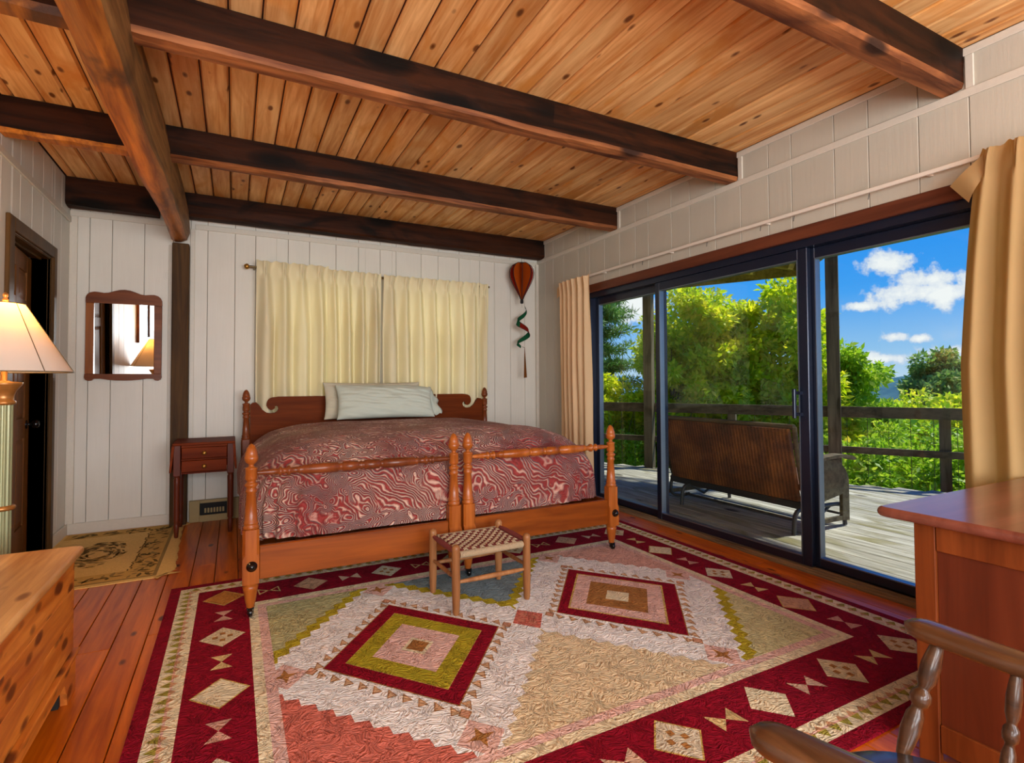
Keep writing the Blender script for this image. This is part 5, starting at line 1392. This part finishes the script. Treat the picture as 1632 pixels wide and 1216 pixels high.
# slanted woven back: outer face towards the house
def slab(name, P0, P1, P2, P3, t, mat, par=gl):
    P_ = [Vector(p) for p in (P0, P1, P2, P3)]; nn = (P_[1] - P_[0]).cross(P_[3] - P_[0]).normalized() * t
    b_ = [tuple(p) for p in P_] + [tuple(p + nn) for p in P_]
    return MB().add(b_, [(0, 3, 2, 1), (4, 5, 6, 7), (0, 1, 5, 4), (1, 2, 6, 5), (2, 3, 7, 6), (3, 0, 4, 7)]).build(name, mat, par)
slab('woven_back', (3.90, gy1 - .03, .775), (3.90, gy0 + .03, .775), (4.02, gy0 + .03, .19), (4.02, gy1 - .03, .19), -.035, M['wicker'])
bt_ = MB(); bt_.tube([(3.905, gy1, .785), (3.905, gy0, .785)], .022, 8)
bt_.tube([(3.905, gy0, .785), (3.93, gy0 - .0, .62), (4.02, gy0, .19)], .020, 8); bt_.tube([(3.905, gy1, .785), (3.93, gy1, .62), (4.02, gy1, .19)], .020, 8)
bt_.build('back_frame', M['rail'], gl)
slab('seat', (4.03, gy1 - .03, .27), (4.03, gy0 + .03, .27), (4.52, gy0 + .03, .32), (4.52, gy1 - .03, .32), .05, M['wicker'])
slab('lower_rail', (4.00, gy1 + .0, .19), (4.00, gy0 - .0, .19), (4.01, gy0 - .0, .135), (4.01, gy1 + .0, .135), -.03, M['iron'])
slab('front_rail', (4.53, gy1, .27), (4.53, gy0, .27), (4.53, gy0, .19), (4.53, gy1, .19), .03, M['iron'])
for yy, sg in ((gy0 - .035, 1), (gy1 + .035, 1)):
    pan = [(3.98, .52), (4.40, .50), (4.50, .40), (4.53, .33), (4.53, -.005), (4.44, .005), (4.44, .22), (4.05, .16), (4.00, .28)]
    MB().prism(pan, yy - .014, yy + .014, 'xz').build('side_panel', M['rail'], gl)
    ar = [Vector((3.96, yy, .50)), Vector((4.15, yy, .522)), Vector((4.35, yy, .535)), Vector((4.50, yy, .525)), Vector((4.58, yy, .500))]
    MB().sweep(cr(ar, 4), [(-.045, -.012), (.045, -.012), (.045, .012), (-.045, .012)]).build('armrest', M['rail'], gl)
    MB().box(3.93, yy - .012, .005, 4.53, yy + .012, .04).build('bottom_stretcher', M['rail'], gl)
for yy in (2.69, 3.86):
    MB().tube(cr([(3.865, yy, DZ + .002), (3.88, yy, .08), (3.92, yy, .13), (4.0, yy, .135), (4.35, yy, .135), (4.48, yy, .12), (4.515, yy, .06), (4.53, yy, DZ + .002)], 4), .017, 8).build('leg', M['iron'], gl)
    MB().tube([(4.0, yy + .03, .13), (4.2, yy + .03, .03), (4.4, yy + .03, .13)], .012, 6).build('glide_arm', M['iron'], gl)
MB().tube([(3.90, 2.72, .06), (3.90, 3.84, .06)], .013, 6).build('floor_bar', M['iron'], gl); MB().tube([(4.50, 2.72, .04), (4.50, 3.84, .04)], .013, 6).build('floor_bar', M['iron'], gl)
MB().tube(cr([(4.01, gy1 + .0, .20), (3.99, gy1 + .01, .08), (4.01, gy1 + .005, .0), (4.08, gy1 - .03, -.02), (4.16, gy1 - .08, .0)], 4), .016, 8).build('bent_bracket', M['iron'], gl)

# ------------------------------------------------------------------ ground and far hills
def hill(name, f, xs_, ys_, mat):
    vs_ = [(x, y, f(x, y)) for x in xs_ for y in ys_]; m_ = len(ys_)
    me = bpy.data.meshes.new(name); me.from_pydata(vs_, [], [(i * m_ + j, (i + 1) * m_ + j, (i + 1) * m_ + j + 1, i * m_ + j + 1) for i in range(len(xs_) - 1) for j in range(m_ - 1)]); me.update()
    return tag(link(name, me, None, [mat], smooth=True), kind='structure')
hill('ground', lambda x, y: -3.2 - .16 * max(0, x - 8) ** 1.05 + .5 * mnoise.noise(Vector((x * .1, y * .1, 0))) if x < 60 else -12.9 - .14 * (x - 60), [-30 + 4 * i for i in range(60)] + [210, 300, 500, 900], [-60 + 5 * i for i in range(60)] + [300, 600, 1200], M['grass'])
def ridge(name, cx, cy, ang, L_, base, prof, mat, depth):
    """a long wooded ridge: prof(t) gives crest height"""
    n_ = 160; m_ = 14; vs_ = []; ca_, sa_ = math.cos(ang), math.sin(ang)
    for i in range(n_ + 1):
        t = i / n_; u = (t - .5) * L_
        for j in range(m_ + 1):
            s_ = j / m_; hgt = prof(t) * math.sin(PI * s_) ** 1.2; v = (s_ - .5) * depth
            q = mnoise.noise(Vector((u * .006, v * .006, 3))) * .10 * hgt + mnoise.noise(Vector((u * .03, v * .03, 3))) * .02 * hgt
            vs_.append((cx + ca_ * u - sa_ * v, cy + sa_ * u + ca_ * v, base + hgt + q))
    W = m_ + 1
    me = bpy.data.meshes.new(name); me.from_pydata(vs_, [], [(i * W + j, (i + 1) * W + j, (i + 1) * W + j + 1, i * W + j + 1) for i in range(n_) for j in range(m_)]); me.update()
    tag(link(name, me, None, [mat], smooth=True), kind='structure')
g1_ = lambda t: 62 + 78 * math.exp(-((t - .46) / .12) ** 2) + 30 * math.exp(-((t - .75) / .12) ** 2)
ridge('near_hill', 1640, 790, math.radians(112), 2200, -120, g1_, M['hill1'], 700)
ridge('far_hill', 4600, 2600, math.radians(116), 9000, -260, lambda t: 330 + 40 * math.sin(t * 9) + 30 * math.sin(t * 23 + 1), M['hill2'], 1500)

# ------------------------------------------------------------------ trees
def leaves(centers, radii, n, size, mat, name, parent, aspect=2.2, droop=.3, seed=0, norm_up=.5):
    r = np.random.default_rng(seed)
    idx = r.integers(0, len(centers), n); C_ = np.array(centers)[idx]; R_ = np.array(radii)[idx]
    d = r.normal(size=(n, 3)); d /= np.linalg.norm(d, axis=1)[:, None]
    rad = r.random(n) ** .45
    P_ = C_ + d * R_ * rad[:, None]
    a = r.normal(size=(n, 3)) + d * .8; a[:, 2] -= droop; a /= np.linalg.norm(a, axis=1)[:, None]
    up_ = r.normal(size=(n, 3)) * .8; up_[:, 2] += norm_up
    b_ = np.cross(up_, a); b_ /= np.linalg.norm(b_, axis=1)[:, None] + 1e-9
    nn = np.cross(a, b_)
    s_ = size * (.6 + .8 * r.random(n))[:, None]
    V = np.empty((n, 4, 3)); V[:, 0] = P_; V[:, 1] = P_ + a * s_ * .45 + b_ * s_ / aspect * .5 + nn * s_ * .06; V[:, 2] = P_ + a * s_; V[:, 3] = P_ + a * s_ * .45 - b_ * s_ / aspect * .5 + nn * s_ * .06
    me = bpy.data.meshes.new(name); me.vertices.add(n * 4); me.vertices.foreach_set('co', V.reshape(-1))
    me.loops.add(n * 4); me.loops.foreach_set('vertex_index', np.arange(n * 4, dtype=np.int32))
    me.polygons.add(n); me.polygons.foreach_set('loop_start', np.arange(0, n * 4, 4, dtype=np.int32)); me.polygons.foreach_set('loop_total', np.full(n, 4, dtype=np.int32))
    me.update(calc_edges=True)
    o_ = link(name, me, parent, [mat]); o_['kind'] = 'stuff'; return o_
def tree(name, label, base, crowns, n, size, mat, seed, ncl=60, clr=.42, group=None, trunk_r=.12, branches=14, cat='tree', flat=1.0, aspect=2.2):
    """crowns: list of (x,y,z,rx,ry,rz) ellipsoids filled with leafy clusters"""
    r = random.Random(seed); t_ = empty(name, base, label, cat, group)
    cen, rad = [], []; wts = [c[3] * c[4] * c[5] for c in crowns]; tot = sum(wts)
    for c, w_ in zip(crowns, wts):
        for k in range(max(4, int(ncl * w_ / tot))):
            d = Vector((r.gauss(0, 1), r.gauss(0, 1), r.gauss(0, 1))).normalized() * r.uniform(.35, 1) ** .6
            cen.append((c[0] + d.x * c[3], c[1] + d.y * c[4], c[2] + d.z * c[5])); q = clr * r.uniform(.6, 1.25); rad.append((q, q, q * .7 * flat))
    leaves(cen, rad, n, size, mat, 'foliage', t_, seed=seed, aspect=aspect)
    b0 = Vector(base); top = Vector((sum(c[0] * w_ for c, w_ in zip(crowns, wts)) / tot, sum(c[1] * w_ for c, w_ in zip(crowns, wts)) / tot, max(c[2] for c in crowns)))
    mid = b0.lerp(top, .5) + Vector((r.uniform(-.2, .2), r.uniform(-.2, .2), 0))
    MB().tube([b0, b0.lerp(mid, .5), mid, mid.lerp(top, .5), top], [trunk_r, trunk_r * .85, trunk_r * .65, trunk_r * .4, trunk_r * .12], 8).build('trunk', M['bark'], t_)
    mb_ = MB()
    for k in range(branches):
        q = r.choice(cen); s0 = mid.lerp(top, r.uniform(-.3, .8)); q = Vector(q); m_ = s0.lerp(q, .5) + Vector((0, 0, .12)); mb_.tube([s0, m_, q], [trunk_r * .3, trunk_r * .18, .008], 5)
    mb_.build('branches', M['bark'], t_)
    return t_
tree('leafy_tree', 'big yellow-green tree filling the middle glass panel behind the bench', (9.4, 7.6, -4), [(9.1, 7.9, .9, 1.25, 1.25, 1.3), (9.7, 7.0, 1.6, 1.0, 1.0, 1.45), (8.6, 8.3, 1.6, .9, .9, 1.1), (10.2, 7.2, .4, 1.4, 1.2, 1.1), (9.2, 7.9, 2.2, .7, .7, .8), (8.2, 8.0, 2.0, .8, .8, .9)], 70000, .135, M['leaf_y'], 1, 130, .40, branches=30)
tree('leafy_tree', 'feathery yellow-tipped tree directly right of the left deck post', (8.0, 8.3, -4), [(8.0, 8.2, 1.0, .8, .8, 1.15), (7.7, 7.9, 1.7, .45, .5, .75), (8.35, 8.0, 1.9, .35, .4, .7)], 20000, .12, M['leaf_y'], 2, 60, .30, branches=20, trunk_r=.08)
tree('leafy_tree', 'loose green tree reaching into the blue sky right of the tall deck post', (11.2, 6.6, -4), [(11.2, 6.75, 1.0, .75, .7, 1.0), (11.6, 6.5, 1.35, .55, .5, .5), (12.1, 7.0, .2, .9, .9, .8)], 17000, .13, M['leaf_g'], 3, 55, .33, branches=16, trunk_r=.08)
tree('shrub', 'bright yellow shrub at the left end of the railing, under the pine', (7.1, 9.0, -4), [(7.0, 9.0, .35, .9, .9, .95), (6.4, 9.6, .6, .9, .8, .8)], 20000, .11, M['leaf_y'], 4, 55, .36, cat='shrub', trunk_r=.06)
hd = [('low green shrub seen through the railing left of the left deck post', (7.2, 9.2, -4), [(7.2, 8.9, -.6, 1.1, 1.1, .9)], M['leaf_g']),
      ('low bright shrub seen under the rail just behind the bench back', (8.3, 7.6, -4), [(8.3, 7.5, -.7, 1.2, 1.2, .9)], M['leaf_y']),
      ('low green shrub behind the railing at the sliding door handle', (9.6, 6.6, -4), [(9.6, 6.3, -.5, 1.2, 1.2, .9)], M['leaf_g']),
      ('low green shrub between the tall post and the right rail post', (10.4, 5.4, -4), [(10.6, 5.5, -.55, 1.4, 1.2, .95)], M['leaf_g']),
      ('low green shrub behind the right rail post', (10.6, 4.2, -4), [(10.9, 4.3, -.60, 1.3, 1.2, .9)], M['leaf_g']),
      ('low green shrub behind the drawn right curtain', (10.4, 2.8, -4), [(10.6, 2.9, -.6, 1.3, 1.3, .9)], M['leaf_g'])]
for i, (l_, b_, c_, m__) in enumerate(hd):
    x_, y_, z_, rx, ry, rz = c_[0]
    tree('shrub', l_, b_, [c_[0], (x_ - .8, y_ - .3, z_ - .9, rx, ry, .9), (x_ + .6, y_ + .4, z_ - .9, rx, ry, 1.0)], 24000, .11, m__, 20 + i, 80, .38, cat='shrub', trunk_r=.05, branches=8)
tree('leafy_tree', 'rounded dark green tree on the skyline left of the right curtain', (42, 18.8, -9), [(42, 18.6, -.6, 3.0, 2.6, 3.4), (43.5, 16.6, -1.8, 2.6, 2.2, 2.4)], 30000, .36, M['leaf_d'], 8, 110, .8, trunk_r=.3)
tree('leafy_tree', 'wide light green treetop below the hills, in front of the rounded dark tree', (28, 12, -8), [(27.5, 12.2, -1.2, 3.0, 2.6, 1.7), (26.5, 9.8, -1.4, 2.8, 2.2, 1.9), (25.5, 14.2, -2.4, 2.6, 2.2, 1.7)], 40000, .26, M['leaf_y'], 9, 130, .7, trunk_r=.25)
tree('leafy_tree', 'pale green tree mass filling the valley gap below the blue hill', (26, 17, -8), [(24, 16.2, -1.1, 2.4, 2.2, 1.7), (21, 15.6, -1.6, 2.4, 2.2, 2.2), (17.5, 10.2, -1.7, 2.2, 2.2, 1.9)], 34000, .26, M['leaf_g'], 10, 120, .7, trunk_r=.25)
# filler row of woodland on the slope
for i, (x_, y_, l_) in enumerate(((13.5, 9.6, 'far green tree behind the big yellow-green tree'), (11, 13.5, 'far green tree behind the pine at the left'), (16.5, 5.6, 'far green tree low behind the right rail post'), (15.5, 2.2, 'far green tree hidden partly by the right curtain'))):
    tree('leafy_tree', l_, (x_, y_, -7), [(x_, y_, -1.9, 2.6, 2.6, 2.1 if i < 2 else 1.5)], 20000, .20, M['leaf_g'], 40 + i, 70, .7, trunk_r=.15)
# white pine at the left
pt = empty('pine_tree', (7.2, 11.4, -5), 'dark green pine with layered branches at the left end of the glass door', 'tree')
MB().tube([(7.2, 11.4, -5), (7.22, 11.35, 0), (7.22, 11.3, 6.5)], [.28, .2, .12], 10).build('trunk', M['bark'], pt)
cen, rad = [], []; bm_ = MB(); rp_ = random.Random(12)
for L_ in range(13):
    z = -.9 + L_ * .42
    for k in range(7):
        a = math.radians(-30 + rp_.uniform(-45, 45)) if k < 4 else rp_.uniform(0, 2 * PI); ln_ = rp_.uniform(1.1, 2.3) * (1 - L_ * .03)
        st0 = Vector((7.22, 11.3, z)); end = st0 + Vector((ln_ * math.cos(a), ln_ * math.sin(a), .30))
        bm_.tube([st0, st0.lerp(end, .5) + Vector((0, 0, .06)), end], [.04, .022, .006], 5)
        for q in range(9):
            f = .3 + .7 * q / 8; p = st0.lerp(end, f); cen.append((p.x + rp_.uniform(-.16, .16) * (1.4 - f), p.y + rp_.uniform(-.16, .16), p.z + .05 + rp_.uniform(-.03, .05))); rad.append((.24, .24, .10))
bm_.build('branches', M['bark'], pt)
leaves(cen, rad, 90000, .15, M['needle'], 'needles', pt, aspect=7, droop=-.1, seed=5, norm_up=.2)
